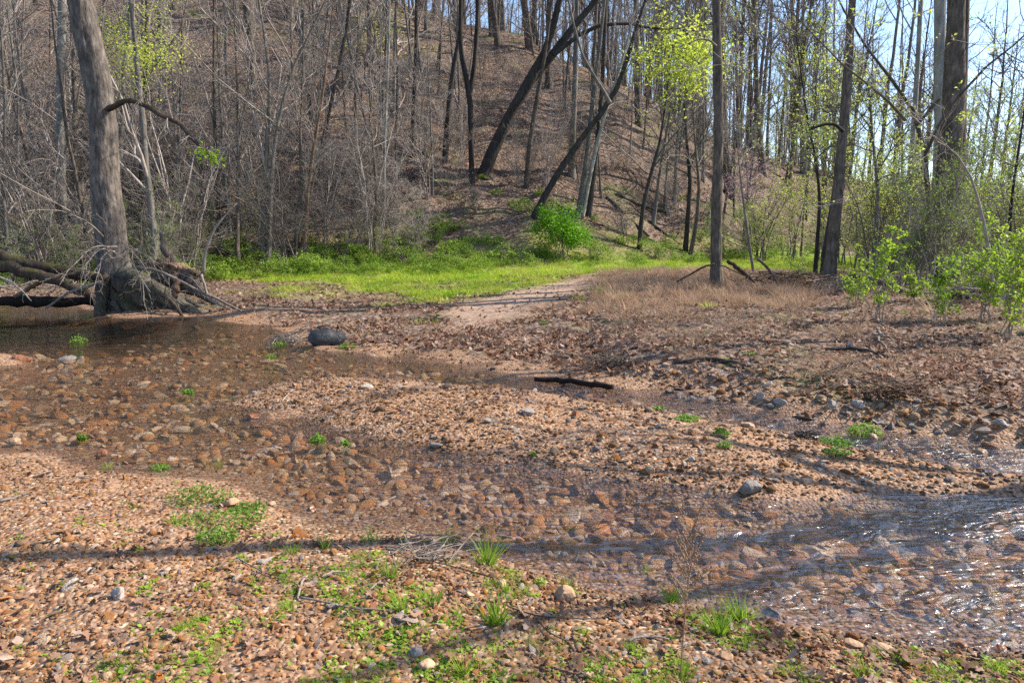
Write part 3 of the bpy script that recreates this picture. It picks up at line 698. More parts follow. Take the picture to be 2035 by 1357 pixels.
# --- trees that can be told apart: the trunk follows pixels of the photograph at one distance
def hit_Y(px, py, lo=3.0, hi=90.0):    # distance at which the view through a pixel meets the ground
    ys = np.exp(np.linspace(np.log(lo), np.log(hi), 1500)); p = P(np.full(1500, px), np.full(1500, py), ys)
    k = np.nonzero(p[:, 2] < H(p[:, 0], p[:, 1]))[0]
    return float(ys[k[0]]) if len(k) else None
def hero(name, pts, Y, widths, label, bark, ridge=0.0, k=12, S=18, crown=None, twig=M_TWIG, rough=.10, seed=1, cat='tree', flare=1.35, leaf=None, sink=.3, group=None, rise=6.0):
    rg = np.random.default_rng(seed); px = np.array(pts, float)
    hy = hit_Y(px[0, 0], px[0, 1], Y * .6)
    if hy and hy < Y * 1.6: Y = hy
    Ys = np.full(len(px), Y)
    W = P(px[:, 0], px[:, 1], Ys); R = np.array(widths, float) * to_px(W)[2] / F / 2 * np.cos(np.arctan((px[:, 0] - 1017.5) / F)) * .95
    base = W[0].copy(); base[2] = Hs(base[0], base[1])
    if rise:                                                     # carry on above the frame
        d = nrm(W[-1] - W[-2]); d = nrm(d + np.array([0, 0, .35]))
        W = np.concatenate([W, (W[-1] + d * rise)[None], (W[-1] + nrm(d + np.array([.05, 0, .4])) * rise * 1.8)[None]]); R = np.concatenate([R, [R[-1] * .6, R[-1] * .25]])
    W, R = resample(W, R, S); 
    o = empty(name, base, label, cat, group)
    W = W - base; W = np.concatenate([[W[0] - np.array([0, 0, max(W[0][2], 0) + sink])], W]); R = np.concatenate([[R[0] * flare], R])
    tr = obj('trunk', MB().tubes(W, R, k, rough=rough * (.2 if ridge else 1), rg=rg, ridge=ridge).mesh('trunk'), bark, o)
    tips = None
    if crown:
        cb, tips = crown_mb(W, R, rg, **crown); obj('crown', cb.mesh('crown'), twig, o)
    if leaf and tips is not None:
        obj('foliage', MB().leaves(tip_points(tips, leaf[1], rg), leaf[2] * (.6 + .8 * rg.random(leaf[1])), rg).mesh('foliage'), leaf[0], o)
    return o, W + base, R
CR = dict(n1=12, n2=6, n3=5, t0=.5, rmin=.007)
CRB = dict(n1=16, n2=7, n3=6, t0=.35, rmin=.007, up=.4)

# left creekside tree
YB = 13.2
def big_tree():
    o, W, R = hero('creekside_tree', [(232, 612), (230, 560), (222, 480), (213, 380), (205, 270), (192, 160), (172, 60), (152, -40)], YB, [88, 82, 70, 64, 62, 62, 62, 58],
                   'big leaning grey tree at the left water edge with gnarled roots', M_BARK_BIG, k=56, S=150, ridge=.16, rough=.09, seed=11, crown=dict(n1=12, n2=7, n3=6, t0=.62, rmin=.008, l1=.35), rise=7, flare=1.15)
    b = np.array(o.location); KY = b[1] / 13.2
    # crooked mossy limb
    lp = P(np.array([205, 228, 250, 272, 296, 322, 343, 362, 378, 402, 412, 430]), np.array([222, 212, 200, 203, 214, 231, 238, 250, 272, 294, 303, 325]), np.array([13.2, 12.95, 12.7, 12.6, 12.5, 12.35, 12.3, 12.2, 12.15, 12.05, 12.0, 11.9]) * KY)
    lr = np.array([8, 7, 6.5, 5.5, 5.5, 5.2, 5.6, 5, 5, 4.2, 3.6, 1.8]) * 12.5 / F * .9
    L, LR = resample(lp, lr, 34); rg = np.random.default_rng(5)
    limb = obj('limb', MB().tubes(L - b, LR, 12, rough=.35, rg=rg, ridge=.12).mesh('limb'), M_LOG, o)
    cb = MB(); p1, q1 = children(L[None] - b, LR[None], 12, .3, 1, 1.0, .3, .3, 6, rg, .1, .16, .006); cb.tubes(p1, q1, 4)
    p2, q2 = children(p1, q1, 5, .2, 1, .8, .5, .6, 4, rg, .1, .2, .004); cb.tubes(p2, q2, 3); tag(obj('twigs', cb.mesh('limb_twigs'), M_TWIG, limb), kind='stuff')
    lf = P(np.array([400.] * 40 + [425.] * 50), np.array([305.] * 40 + [315.] * 50), 12.0) + rg.normal(size=(90, 3)) * [.10, .12, .06]
    tag(obj('leaf_sprigs', MB().leaves(lf - b, .07 * (.6 + rg.random(90)), rg).mesh('leaf_sprigs'), M_SAPL, limb), kind='stuff')
    # roots
    def root(pts, Ys, w, S=14, k=12, mat=M_ROOT, rough=.22):
        S, k = S * 3, k * 2
        px = np.array(pts, float); A, B = resample(P(px[:, 0], px[:, 1], np.array(Ys, float) * KY), np.array(w) * np.mean(Ys) * KY / F / 2 * .86, S)
        return obj('root', MB().tubes(A - b, B, k, cap=True, rough=.06, rg=rg, ridge=.16).mesh('root'), mat, o)
    root([(216, 540), (204, 575), (199, 606), (201, 630), (196, 662)], [13.1, 12.9, 12.75, 12.65, 12.6], [46, 36, 27, 31, 38])
    root([(245, 545), (280, 562), (318, 582), (350, 602), (385, 620), (412, 642)], [13.0, 12.85, 12.75, 12.7, 12.6, 12.6], [44, 48, 44, 36, 26, 14], S=18, k=16)
    root([(240, 560), (268, 585), (300, 602), (335, 616), (372, 636)], [13, 12.9, 12.85, 12.8, 12.8], [50, 52, 48, 40, 20], S=16)
    root([(240, 590), (258, 612), (278, 624), (305, 642)], [13, 12.85, 12.8, 12.8], [50, 44, 32, 16])
    root([(322, 585), (340, 598), (352, 612), (366, 634)], [12.5, 12.35, 12.25, 12.2], [12, 11, 10, 7], k=8, mat=M_LOG)
    root([(205, 634), (225, 633), (250, 635), (276, 646)], [12.6, 12.5, 12.5, 12.5], [22, 16, 18, 9], k=9)
    root([(370, 596), (395, 610), (425, 630)], [13.0, 12.9, 12.8], [18, 15, 7], k=8)
    root([(225, 600), (238, 622), (240, 648)], [12.7, 12.6, 12.5], [14, 11, 8], k=8)
    root([(290, 600), (300, 622), (318, 644)], [12.6, 12.5, 12.45], [10, 9, 6], k=7)
    root([(260, 570), (300, 560), (345, 566), (392, 580), (430, 606)], [13.2, 13.3, 13.3, 13.2, 13.1], [30, 30, 28, 20, 8], k=10)
    root([(300, 600), (325, 596), (350, 606), (378, 622)], [12.95, 12.95, 12.95, 12.95], [40, 62, 56, 30], S=16, k=14).name = 'root_soil'
    # dead twigs springing from the trunk foot
    tw = MB()
    S0 = P(np.array([232., 228, 236, 240, 226, 245, 205, 238]), np.array([490., 500, 505, 520, 515, 530, 470, 540]), 12.7 * KY) - b
    T0 = P(np.array([130., 160, 290, 330, 200, 300, 60, 390]), np.array([560., 545, 560, 545, 590, 575, 425, 575]), np.array([12.0, 12.1, 12.0, 12.2, 12.0, 12.0, 12.2, 12.2])) - b
    tt = np.linspace(0, 1, 8)[None, :, None]; pp = S0[:, None] * (1 - tt) + T0[:, None] * tt; pp[:, :, 2] += (.25 * np.sin(np.pi * tt[..., 0]))
    pp[:, 1:] += np.cumsum(rg.normal(size=(8, 7, 3)) * .025, 1)
    rr = .016 * (1 - .75 * tt[..., 0]) * np.ones((8, 1)); tw.tubes(pp, rr, 5)
    p1, q1 = children(pp, rr, 8, .25, 1, .7, .4, .6, 5, rg, 0, .2, .006); tw.tubes(p1, q1, 4)
    p2, q2 = children(p1, q1, 3, .2, 1, .7, .5, .7, 4, rg, 0, .2, .004); tw.tubes(p2, q2, 3)
    obj('dead_twigs', tw.mesh('dead_twigs'), M_DRIFT, o)
big_tree()

HEROES = [
 ('pale_trunk_tree', [(128, 470), (121, 380), (120, 260), (122, 140), (124, 40)], 20, [24, 22, 22, 21, 20], 'straight pale grey trunk behind the big leaning tree, near left edge', M_BARK_PALE, dict(CR, t0=.45)),
 ('ivy_stemmed_tree', [(158, 520), (152, 430), (149, 330), (150, 220), (146, 120)], 17.5, [17, 15, 13, 11, 9], 'slim dark stemmed tree directly left of the big trunk', M_BARK_BROWN, dict(CRB, n1=12)),
 ('slender_tree', [(42, 505), (40, 400), (34, 300), (38, 200), (20, 60)], 18, [8, 7, 7, 6, 5], 'thin pale stem nearest the left edge of the wood', M_BARK_GREY, CRB),
 ('slender_tree', [(90, 470), (75, 370), (62, 270), (40, 150), (30, 50)], 17, [8, 8, 7, 6, 4], 'thin stem bending left beside the straight pale trunk', M_BARK_GREY, CRB),
 ('slender_tree', [(283, 515), (278, 400), (284, 260), (290, 120), (292, 10)], 18.5, [13, 11, 10, 9, 7], 'upright dark stem just right of the big leaning trunk', M_BARK_BROWN, CRB),
 ('slender_tree', [(375, 515), (366, 430), (352, 330), (348, 250)], 17, [9, 7, 5, 4], 'thin crooked stem behind the upturned roots', M_BARK_GREY, CRB),
 ('forked_sapling', [(524, 528), (522, 440), (528, 330), (534, 240), (537, 140), (520, 40)], 16.5, [13, 11, 10, 9, 7, 5], 'forked pale sapling clump at the left grass margin, taller stem', M_BARK_GREY, dict(CRB, n1=18, t0=.2)),
 ('forked_sapling', [(533, 528), (536, 440), (540, 330), (552, 240), (578, 140), (640, 20)], 16.3, [12, 10, 9, 7, 6, 4], 'pale sapling leaning right out of the forked clump', M_BARK_GREY, dict(CRB, n1=16, t0=.25)),
 ('broken_bark_tree', [(598, 520), (606, 470), (610, 400), (622, 300), (640, 200)], 16.8, [15, 13, 8, 7, 5], 'small tree with torn brown bark at the grass margin', M_DEAD, CRB),
 ('slender_tree', [(590, 520), (588, 450), (600, 370), (596, 280), (600, 190)], 16.9, [10, 8, 7, 6, 4], 'dark thin stem crossing the torn brown bark tree', M_BARK_BROWN, CRB),
 ('birch_like_tree', [(762, 448), (763, 370), (764, 290), (768, 200), (772, 110), (774, 20)], 24, [7, 7, 6, 6, 5, 4], 'slender whitish straight tree left of the open hillside', M_BARK_PALE, dict(CRB, t0=.4)),
 ('slender_tree', [(746, 500), (745, 440), (748, 380), (742, 300)], 23, [9, 8, 6, 4], 'short dark stem in brush below the whitish tree', M_BARK_BROWN, CRB),
 ('hillside_tree', [(818, 310), (822, 230), (826, 130), (828, 20)], 38, [11, 10, 9, 8], 'thin hillside tree left of the two slightly bowed ones', M_BARK_DARK, CR),
 ('bowed_tree', [(884, 318), (890, 240), (898, 150), (916, 60), (922, -20)], 37, [15, 13, 11, 10, 9], 'slightly bowed dark tree left of the forked hillside tree', M_BARK_DARK, CR),
 ('forked_tree', [(938, 368), (936, 290), (934, 180), (918, 130), (914, 60), (916, -20)], 35, [13, 11, 12, 10, 9, 9], 'forked dark tree on the hillside beside the great leaning trunk', M_BARK_DARK, CR),
 ('hillside_tree', [(1046, 372), (1052, 290), (1066, 200), (1082, 120), (1092, 40)], 34, [12, 10, 9, 7, 6], 'brown hillside tree right of the great leaning trunk', M_BARK_BROWN, CR),
 ('hillside_tree', [(1136, 350), (1138, 270), (1142, 190), (1145, 90), (1146, 0)], 36, [17, 14, 12, 11, 10], 'straight grey hillside tree above the sloping slim trunk', M_BARK_GREY, CR),
 ('sloping_tree', [(1062, 430), (1085, 385), (1125, 318), (1175, 250), (1212, 205), (1238, 150), (1262, 60), (1290, -20)], 26, [15, 14, 13, 12, 12, 9, 7, 5], 'slim tree sloping right above the round green bush', M_BARK_DARK, dict(CRB, n1=18, t0=.45)),
 ('clump_tree', [(1148, 432), (1160, 360), (1170, 280), (1178, 190), (1192, 90)], 28, [13, 12, 10, 9, 7], 'left stem of the three rising behind the green bush', M_BARK_GREY, CR),
 ('clump_tree', [(1157, 432), (1172, 350), (1190, 270), (1214, 190), (1240, 110)], 28.2, [10, 9, 8, 6, 5], 'middle leaning stem of the three behind the green bush', M_BARK_PALE, CRB),
 ('clump_tree', [(1170, 430), (1180, 350), (1190, 260), (1198, 160), (1202, 60)], 28.6, [13, 11, 10, 9, 8], 'right stem of the three rising behind the green bush', M_BARK_DARK, CR),
 ('crooked_tree', [(1270, 495), (1276, 420), (1292, 350), (1310, 290), (1318, 240)], 27, [11, 9, 8, 7, 4], 'small crooked dark tree between the green bush and the bare pole', M_BARK_DARK, CRB),
 ('crooked_tree', [(1362, 500), (1368, 420), (1372, 360), (1366, 300)], 27.5, [12, 10, 9, 6], 'dark crooked tree just left of the bare pole', M_BARK_DARK, CRB),
 ('crooked_tree', [(1372, 505), (1385, 440), (1390, 370), (1382, 290)], 25, [9, 8, 7, 4], 'thin dark stem touching the bare pole on its left', M_BARK_BROWN, CRB),
 ('bare_pole_tree', [(1424, 568), (1424, 520), (1425, 400), (1428, 280), (1426, 150), (1424, 20), (1424, -40)], 16.2, [34, 26, 23, 21, 20, 18, 17], 'tall straight branchless brown trunk right of the dry grass', M_BARK_BROWN, dict(CR, n1=6, t0=.72)),
 ('leaning_pole_tree', [(1646, 562), (1653, 510), (1662, 420), (1672, 300), (1682, 180), (1690, 60), (1697, -40)], 15.6, [34, 28, 25, 22, 20, 18, 16], 'tall brown trunk leaning right with a broken side branch', M_BARK_BROWN, dict(CR, n1=6, t0=.72)),
 ('sycamore_tree', [(1884, 560), (1885, 500), (1886, 420), (1887, 340), (1890, 260), (1896, 160), (1900, 60), (1902, -40)], 15.0, [86, 66, 60, 56, 52, 46, 42, 40], 'thickest dark trunk at the right, rising beside a pale fork', M_BARK_BROWN, dict(CR, t0=.7)),
 ('sycamore_tree', [(1872, 551), (1868, 400), (1870, 280), (1869, 160), (1868, 60), (1870, -40)], 15.8, [40, 34, 32, 29, 27, 26], 'pale grey trunk rising against the thickest dark trunk', M_BARK_PALE, dict(CR, t0=.75)),
 ('slender_tree', [(1810, 330), (1818, 220), (1824, 120), (1830, 0)], 24, [12, 11, 11, 10], 'pale slim trunk between the leaning pole and the thick pair', M_BARK_PALE, CR),
 ('budding_tree', [(1847, 560), (1846, 470), (1846, 380), (1838, 300), (1828, 240), (1790, 180), (1740, 120), (1690, 50)], 12.2, [14, 12, 11, 10, 9, 8, 6, 4], 'young budding tree bent left in front of the thick dark trunk', M_BARK_BROWN, dict(n1=16, n2=6, n3=5, t0=.4, rmin=.004, up=.2, l1=.4)),
 ('budding_tree', [(1975, 600), (1968, 500), (1950, 420), (1935, 360), (1900, 300), (1870, 285)], 11.5, [8, 7, 6, 5, 4, 3], 'thin budding sapling arching left near the right edge', M_TWIG, dict(n1=14, n2=6, n3=4, t0=.3, rmin=.0035, up=.1, l1=.35)),
 ('slender_tree', [(1620, 545), (1625, 470), (1630, 400), (1622, 320), (1605, 240)], 19, [10, 9, 7, 6, 4], 'dark stem left of the leaning pole, behind the debris', M_BARK_DARK, CRB),
 ('slender_tree', [(1632, 548), (1640, 480), (1650, 420)], 19.5, [9, 8, 6], 'short dark stem hugging the leaning pole from behind', M_BARK_DARK, CRB),
 ('slender_tree', [(1498, 545), (1488, 480), (1480, 420), (1470, 340)], 17, [6, 6, 5, 3], 'thin greenish sapling right of the straight bare trunk', M_BARK_GREY, CRB),
 ('slender_tree', [(2010, 560), (2005, 470), (2012, 380), (2030, 260)], 16, [10, 9, 7, 5], 'dark leaning stem closest to the right edge', M_BARK_DARK, CRB),
]
BUDS = {'budding_tree': (M_SPRING, 900, .05), 'slender_tree': None}
HW = {}
for i, (nm, pts, Y, wd, lab, bark, crn) in enumerate(HEROES):
    py_top = pts[-1][1]; lf = BUDS.get(nm)
    if lab.startswith('thin greenish') or lab.startswith('dark leaning stem'): lf = (M_BUD, 500, .07)
    o, W, R = hero(nm, pts, Y, wd, lab, bark, seed=400 + i, crown=crn, twig=M_TWIG_DARK if bark is M_BARK_DARK else M_TWIG, leaf=lf, k=(36 if Y < 16.5 and max(wd) > 30 else 14) if Y < 20 else 9, S=(110 if Y < 16.5 and max(wd) > 30 else 18), ridge=(.10 if Y < 16.5 and max(wd) > 30 else 0), rise=(6 if py_top < 100 else 2.5))
    HW[lab] = (o, W, R)
# second stems of forked trees
def add_stem(lab, pts, Y, w, bark, crown, seed):
    o = HW[lab][0]; rg = np.random.default_rng(seed); px = np.array(pts, float); A = P(px[:, 0], px[:, 1], Y); d = nrm(A[-1] - A[-2]); A = np.concatenate([A, [A[-1] + nrm(d + np.array([0, 0, .3])) * 5]])
    B = np.array(list(w) + [w[-1] * .35]) * Y / F / 2; A, B = resample(A - np.array(o.location), B, 14); st_ = obj('stem', MB().tubes(A, B, 9, rough=.1, rg=rg).mesh('stem'), bark, o)
    cb, _ = crown_mb(A, B, rg, **crown); obj('branches', cb.mesh('branches'), M_TWIG_DARK, st_)
add_stem('forked dark tree on the hillside beside the great leaning trunk', [(934, 185), (942, 140), (948, 60), (950, -20)], 35, [10, 9, 8, 8], M_BARK_DARK, CR, 501)
add_stem('slim tree sloping right above the round green bush', [(1212, 205), (1190, 165), (1160, 120), (1140, 50)], 26, [8, 6, 5, 4], M_BARK_GREY, CRB, 502)
add_stem('thickest dark trunk at the right, rising beside a pale fork', [(1896, 566), (1900, 480), (1905, 380), (1908, 260), (1914, 140), (1918, 20)], HW['thickest dark trunk at the right, rising beside a pale fork'][0].location[1] + .12, [34, 30, 24, 20, 16, 14], M_BARK_BROWN, CR, 503)
add_stem('young budding tree bent left in front of the thick dark trunk', [(1838, 310), (1862, 250), (1905, 190), (1960, 130), (2030, 80)], 12.2, [7, 6, 5, 4, 3], M_BARK_BROWN, dict(n1=12, n2=6, n3=4, t0=.2, rmin=.004, up=.2, l1=.35), 504)
add_stem('young budding tree bent left in front of the thick dark trunk', [(1800, 240), (1770, 205), (1730, 170), (1690, 145)], 12.3, [6, 5, 4, 3], M_BARK_BROWN, dict(n1=10, n2=5, n3=4, t0=.2, rmin=.004, up=.2, l1=.35), 505)
# great leaning dark tree
o, W, R = hero('great_leaning_tree', [(962, 345), (985, 290), (1015, 225), (1050, 165), (1085, 100), (1105, 30), (1120, -30)], 34, [31, 25, 22, 22, 17, 14, 12], 'great dark trunk leaning right across the hillside, forked high up', M_BARK_DARK, seed=601, crown=dict(CRB, t0=.5), twig=M_TWIG_DARK, k=28, S=60, ridge=.10, flare=1.5)
HW['great'] = (o, W, R)
add_stem('great', [(1050, 165), (1090, 120), (1135, 60), (1190, -5)], 34, [19, 16, 13, 10], M_BARK_DARK, CRB, 602)
add_stem('great', [(1100, 110), (1170, 55), (1240, 45), (1310, 60)], 33.5, [9, 8, 6, 4], M_BARK_DARK, CRB, 603)
# small broken side branch of the leaning pole
def side_branch(lab, pts, Y, w, mat, name='branch'):
    o = HW[lab][0]; px = np.array(pts, float); A, B = resample(P(px[:, 0], px[:, 1], Y), np.array(w) * Y / F / 2, 10); return obj(name, MB().tubes(A - np.array(o.location), B, 7, cap=True, rough=.15).mesh(name), mat, o)
side_branch('tall brown trunk leaning right with a broken side branch', [(1676, 262), (1660, 247), (1640, 247), (1612, 256)], 15.5, [7, 7, 6, 5], M_BARK_DARK)
side_branch('tall straight branchless brown trunk right of the dry grass', [(1424, 92), (1410, 80), (1390, 78), (1366, 88)], 16, [4, 4, 3, 2], M_DRIFT)
side_branch('thickest dark trunk at the right, rising beside a pale fork', [(1870, 195), (1850, 215), (1835, 235), (1820, 252)], 14.7, [6, 5, 5, 4], M_BARK_DARK)

# --- leafing trees
def leafing(name, pts, Y, w, blobs, mat, n, size, label, seed, bark=M_BARK_GREY):
    o, W, R = hero(name, pts, Y, w, label, bark, seed=seed, crown=dict(n1=12, n2=6, n3=4, t0=.4, rmin=.007), twig=M_TWIG_DARK, rise=0)
    rg = np.random.default_rng(seed + 1); b = np.array(o.location); pos = []
    for (cx, cy, rx, ry, wgt) in blobs:
        m = int(n * wgt); k = max(6, m // 45)
        cc = P(cx + rx * rg.normal(size=k) * .5, cy + ry * rg.normal(size=k) * .5, Y + rg.normal(size=k) * rx * Y / F * .5)
        pos.append(cc[rg.integers(0, k, m)] + rg.normal(size=(m, 3)) * np.array([.45, .45, .2]) * (Y / 30))
    pos = np.concatenate(pos) - b
    obj('foliage', MB().leaves(pos, size * (.6 + .8 * rg.random(len(pos))), rg, up=.5).mesh('foliage'), mat, o)
    return o
leafing('maple_tree', [(1340, 400), (1345, 300), (1352, 200), (1360, 120)], 30, [8, 7, 6, 4], [(1355, 95, 75, 65, .55), (1375, 150, 55, 50, .3), (1330, 170, 60, 50, .15)], M_SPRING, 3600, .13, 'tree with a bright yellow green crown left of the bare pole', 701)
leafing('maple_tree', [(255, 440), (262, 300), (270, 180), (280, 80)], 22, [9, 8, 6, 4], [(270, 70, 70, 75, .6), (300, 120, 50, 60, .25), (250, 160, 60, 60, .15)], M_SPRING, 2600, .07, 'tree in pale yellow green leaf behind the big leaning trunk', 703)
leafing('maple_tree', [(735, 250), (740, 150), (745, 60)], 44, [7, 6, 4], [(760, 60, 40, 30, .5), (700, 80, 40, 30, .3), (800, 110, 30, 30, .2)], M_SPRING, 900, .13, 'thinly leafing tree high on the hill near the crest', 705)
leafing('redbud_tree', [(1478, 480), (1482, 420), (1490, 360), (1500, 300)], 24, [7, 6, 5, 3], [(1500, 330, 40, 35, .6), (1470, 380, 35, 30, .4)], M_PINK, 1100, .06, 'redbud with dull pink blossom right of the bare pole', 707)
leafing('budding_tree', [(1740, 480), (1745, 380), (1735, 280), (1725, 160)], 20, [10, 8, 6, 4], [(1640, 260, 60, 70, .35), (1730, 200, 60, 80, .35), (1780, 330, 60, 60, .3)], M_BUD, 2600, .075, 'hazy pale green tree right of the leaning pole', 709)

# --- the wood on the hill: many alike trees, one object each
taken = [(w[0][0], w[0][1]) for _, w, _ in HW.values()]
def free(x, y, d): return all((x - a) ** 2 + (y - b) ** 2 > d * d for a, b in taken)
n_h = n_s = 0
def hill_label(px, x, y):
    py = to_px(np.array([x, y, Hs(x, y)]))[1]
    if px < 250: return 'bare tree of the slope behind the big leaning trunk'
    if px < 700: return 'bare tree of the slope behind the forked sapling clump'
    if px < 1420: return 'bare tree on the open slope or crest above the lawn' if py > 200 else 'bare tree standing high on the crest against the sky'
    return 'bare tree of the low slope right of the straight pole trunk'
while n_h < 135:
    y = 31 + 45 * rng.random() ** .8; x = (rng.random() * 2 - 1) * (y * .82 + 3)
    px = 1017 + F * x / y
    if y < foot(x) + 2.5 or not free(x, y, 1.5): continue
    if 780 < px < 1350 and y < 44 and rng.random() < .85: continue
    taken.append((x, y)); i = rng.integers(0, 6); n_h += 1
    put_tree('bare_tree', HILL_PROTO[i], x, y, .75 + .5 * rng.random(), rng.random() * 6.28, hill_label(px, x, y), 'bare trees of the hillside wood', (rng.normal() * .05, rng.normal() * .05))
while n_s < 44:
    y = 18 + 18 * rng.random(); x = (rng.random() * 2 - 1) * (y * .82 + 2); px = 1017 + F * x / y
    if px > 700 and px < 1430 and rng.random() < .85: continue
    if y < foot(x) - 3 or not free(x, y, .9): continue
    taken.append((x, y)); n_s += 1
    put_tree('bare_sapling', SLIM_PROTO[rng.integers(0, 5)], x, y, .7 + .6 * rng.random(), rng.random() * 6.28, ('thin bare sapling in the brush left of the forked sapling clump' if px < 525 else 'thin bare sapling at the hill foot between clump and pole trunk' if px < 1425 else 'thin bare sapling behind the right bank debris'), 'bare saplings at the foot of the hill', (rng.normal() * .07, rng.normal() * .07))
n = 0
while n < 24:
    y = 30 + 38 * rng.random(); px = 1440 + 700 * rng.random(); x = (px - 1017) / F * y
    if y < foot(x) - 6 and px < 1600: continue
    if not free(x, y, 1.6): continue
    taken.append((x, y)); n += 1
    put_tree('budding_tree', SPRING_PROTO[rng.integers(0, 3)], x, y, .7 + .5 * rng.random(), rng.random() * 6.28, 'slim tree in a haze of spring buds behind the right bank', 'budding trees beyond the right bank', (rng.normal() * .05, rng.normal() * .05))
n = 0
while n < 74:
    y = 15.5 + 17 * rng.random(); px = -80 + 1020 * rng.random(); x = (px - 1017) / F * y
    up = y - foot(x)
    if up < -3.5 + 1.5 * rng.random() or up > 9 or (px > 420 and up < -1.0) or not free(x, y, .45): continue
    if px > 760 and rng.random() < .6: continue
    n += 1
    put_brush('bare_shrub', BRUSH[rng.integers(0, 5)], x, y, .75 + .6 * rng.random(), rng.random() * 6.28, ('leafless shrub in the thicket behind the big leaning trunk' if px < 330 else 'leafless shrub in the thicket around the forked sapling clump' if px < 640 else 'leafless shrub in the thicket below the whitish tree'), 'leafless shrubs of the left thicket')
n = 0
while n < 74:
    y = 15.5 + 19 * rng.random(); px = 1440 + 680 * rng.random(); x = (px - 1017) / F * y
    if (px < 1640 and 15.7 < y < 30) or (px < 1800 and 15.7 < y < 21) or not free(x, y, .5): continue
    n += 1
    put_brush('budding_shrub', BUDBRUSH[rng.integers(0, 3)], x, y, .7 + .5 * rng.random(), rng.random() * 6.28, 'tangled shrub with opening buds behind the right bank', 'budding shrubs behind the right bank')
n = 0
while n < 55:
    y = 27 + 20 * rng.random(); px = 700 + 740 * rng.random(); x = (px - 1017) / F * y
    if y < foot(x) + .5: continue
    n += 1
    put_brush('bare_shrub', BRUSH[rng.integers(0, 5)], x, y, .5 + .4 * rng.random(), rng.random() * 6.28, 'low leafless shrub on the open leaf covered slope', 'low shrubs on the open slope')
n = 0
while n < 26:
    y = 16 + 12 * rng.random(); px = -60 + 900 * rng.random(); x = (px - 1017) / F * y; up = y - foot(x)
    if up < -4 or up > 2 or (px > 420 and up < -1.5): continue
    n += 1
    put_brush('budding_shrub', BUDBRUSH[1], x, y, .5 + .4 * rng.random(), rng.random() * 6.28, 'shrub in first green leaf at the edge of the left thicket', 'shrubs in first leaf along the left thicket')
TANGLE = brush_proto(340, 2.6, 7, 1.3, n2=6, n3=2, rmin=.0045, mat=M_TWIG, n1=9)
for i, (px, Y, s, lab) in enumerate([(1775, 16.8, .7, 'dark vine tangle left of the thick trunk, outermost'), (1825, 16.6, .85, 'dark vine tangle against the left of the thick trunk'), (1865, 16.9, .9, 'dark vine tangle behind the thick trunk foot'), (1930, 16.8, .6, 'dark vine tangle right of the thick trunk')]):
    put_brush('vine_tangle', TANGLE, (px - 1017) / F * Y, Y, s, i * 1.7, lab, 'vine tangles at the thick trunk')
n = 0
while n < 95:
    y = 29 + 30 * rng.random(); px = 640 + 800 * rng.random(); x = (px - 1017) / F * y
    if y < foot(x) + 1.0 or not free(x, y, .8) or (930 < px < 1230 and y < 42): continue
    taken.append((x, y)); n += 1
    put_tree('slope_sapling', SLIM_PROTO[rng.integers(0, 5)], x, y, .6 + .6 * rng.random(), rng.random() * 6.28, ('thin bare sapling on the open slope left of the great leaning trunk' if px < 960 else 'thin bare sapling on the open slope right of the great leaning trunk'), 'saplings of the open slope', (rng.normal() * .08, rng.normal() * .08))
# far mass of the wood beyond the crest and the right bank
x = (rng.random(520) * 2 - 1); y = 62 + 70 * rng.random(520); x = x * (y * .85); k = rng.random(520) < np.interp(1017 + F * x / y, [1300, 1500, 1850, 1950], [1, 1, .8, .15])
x, y = x[k], y[k]; m = len(x); s = 1.3 + .8 * rng.random(m)
srcs = [c for c in bpy.data.objects if c.name.startswith('crown') and c.parent and c.parent.name.startswith('bare_sapling')]
seen = {}; 
for c in srcs: seen.setdefault(c.data.name, c)
CS = [seen[k_] for k_ in sorted(seen)]
TS = [next(ch for ch in c.parent.children if ch.name.startswith('trunk')) for c in CS]
pick = rng.integers(0, len(CS), m); pos = np.stack([x, y, H(x, y)], -1); rot = np.stack([0 * x, 0 * x, rng.random(m) * 6.28], -1); sc = np.repeat(s[:, None], 3, 1)
gn_scatter('distant_wood', np.concatenate([pos, pos]), np.concatenate([rot, rot]), np.concatenate([sc, sc]), CS + TS, 'hazy mass of bare trees far beyond the crest', 'wood', np.concatenate([pick, pick + len(CS)]))
# ------------------------------------------------------------------ dead leaves
def leaf_mesh(name, seed, lobes=5, curl=.5):
    r = np.random.default_rng(seed); n = 14; V = [(0, 0, 0)]
    for i in range(n):
        a = -math.pi + 2 * math.pi * i / n
        rad = .55 + .35 * abs(math.cos(lobes * a / 2)) + .12 * r.normal(); rad *= 1.15 if abs(a) < .5 else .9
        V.append((rad * math.cos(a), rad * math.sin(a) * .75, 0))
    V = np.array(V); q = V[:, 0] ** 2 * curl * r.uniform(-.2, .8) + V[:, 1] ** 2 * curl * r.uniform(.2, 1.4) + .1 * r.normal(size=len(V)); V[:, 2] = q
    T = [(0, i, i % n + 1) for i in range(1, n + 1)]
    me = mesh_from(name, V, np.array(T)); me.materials.append(M_LEAF); return me
LEAF_ME = [leaf_mesh('fallen_leaf%d' % i, 900 + i, 3 + i % 4, .35 + .15 * i) for i in range(6)]
LEAF_OBJ = []
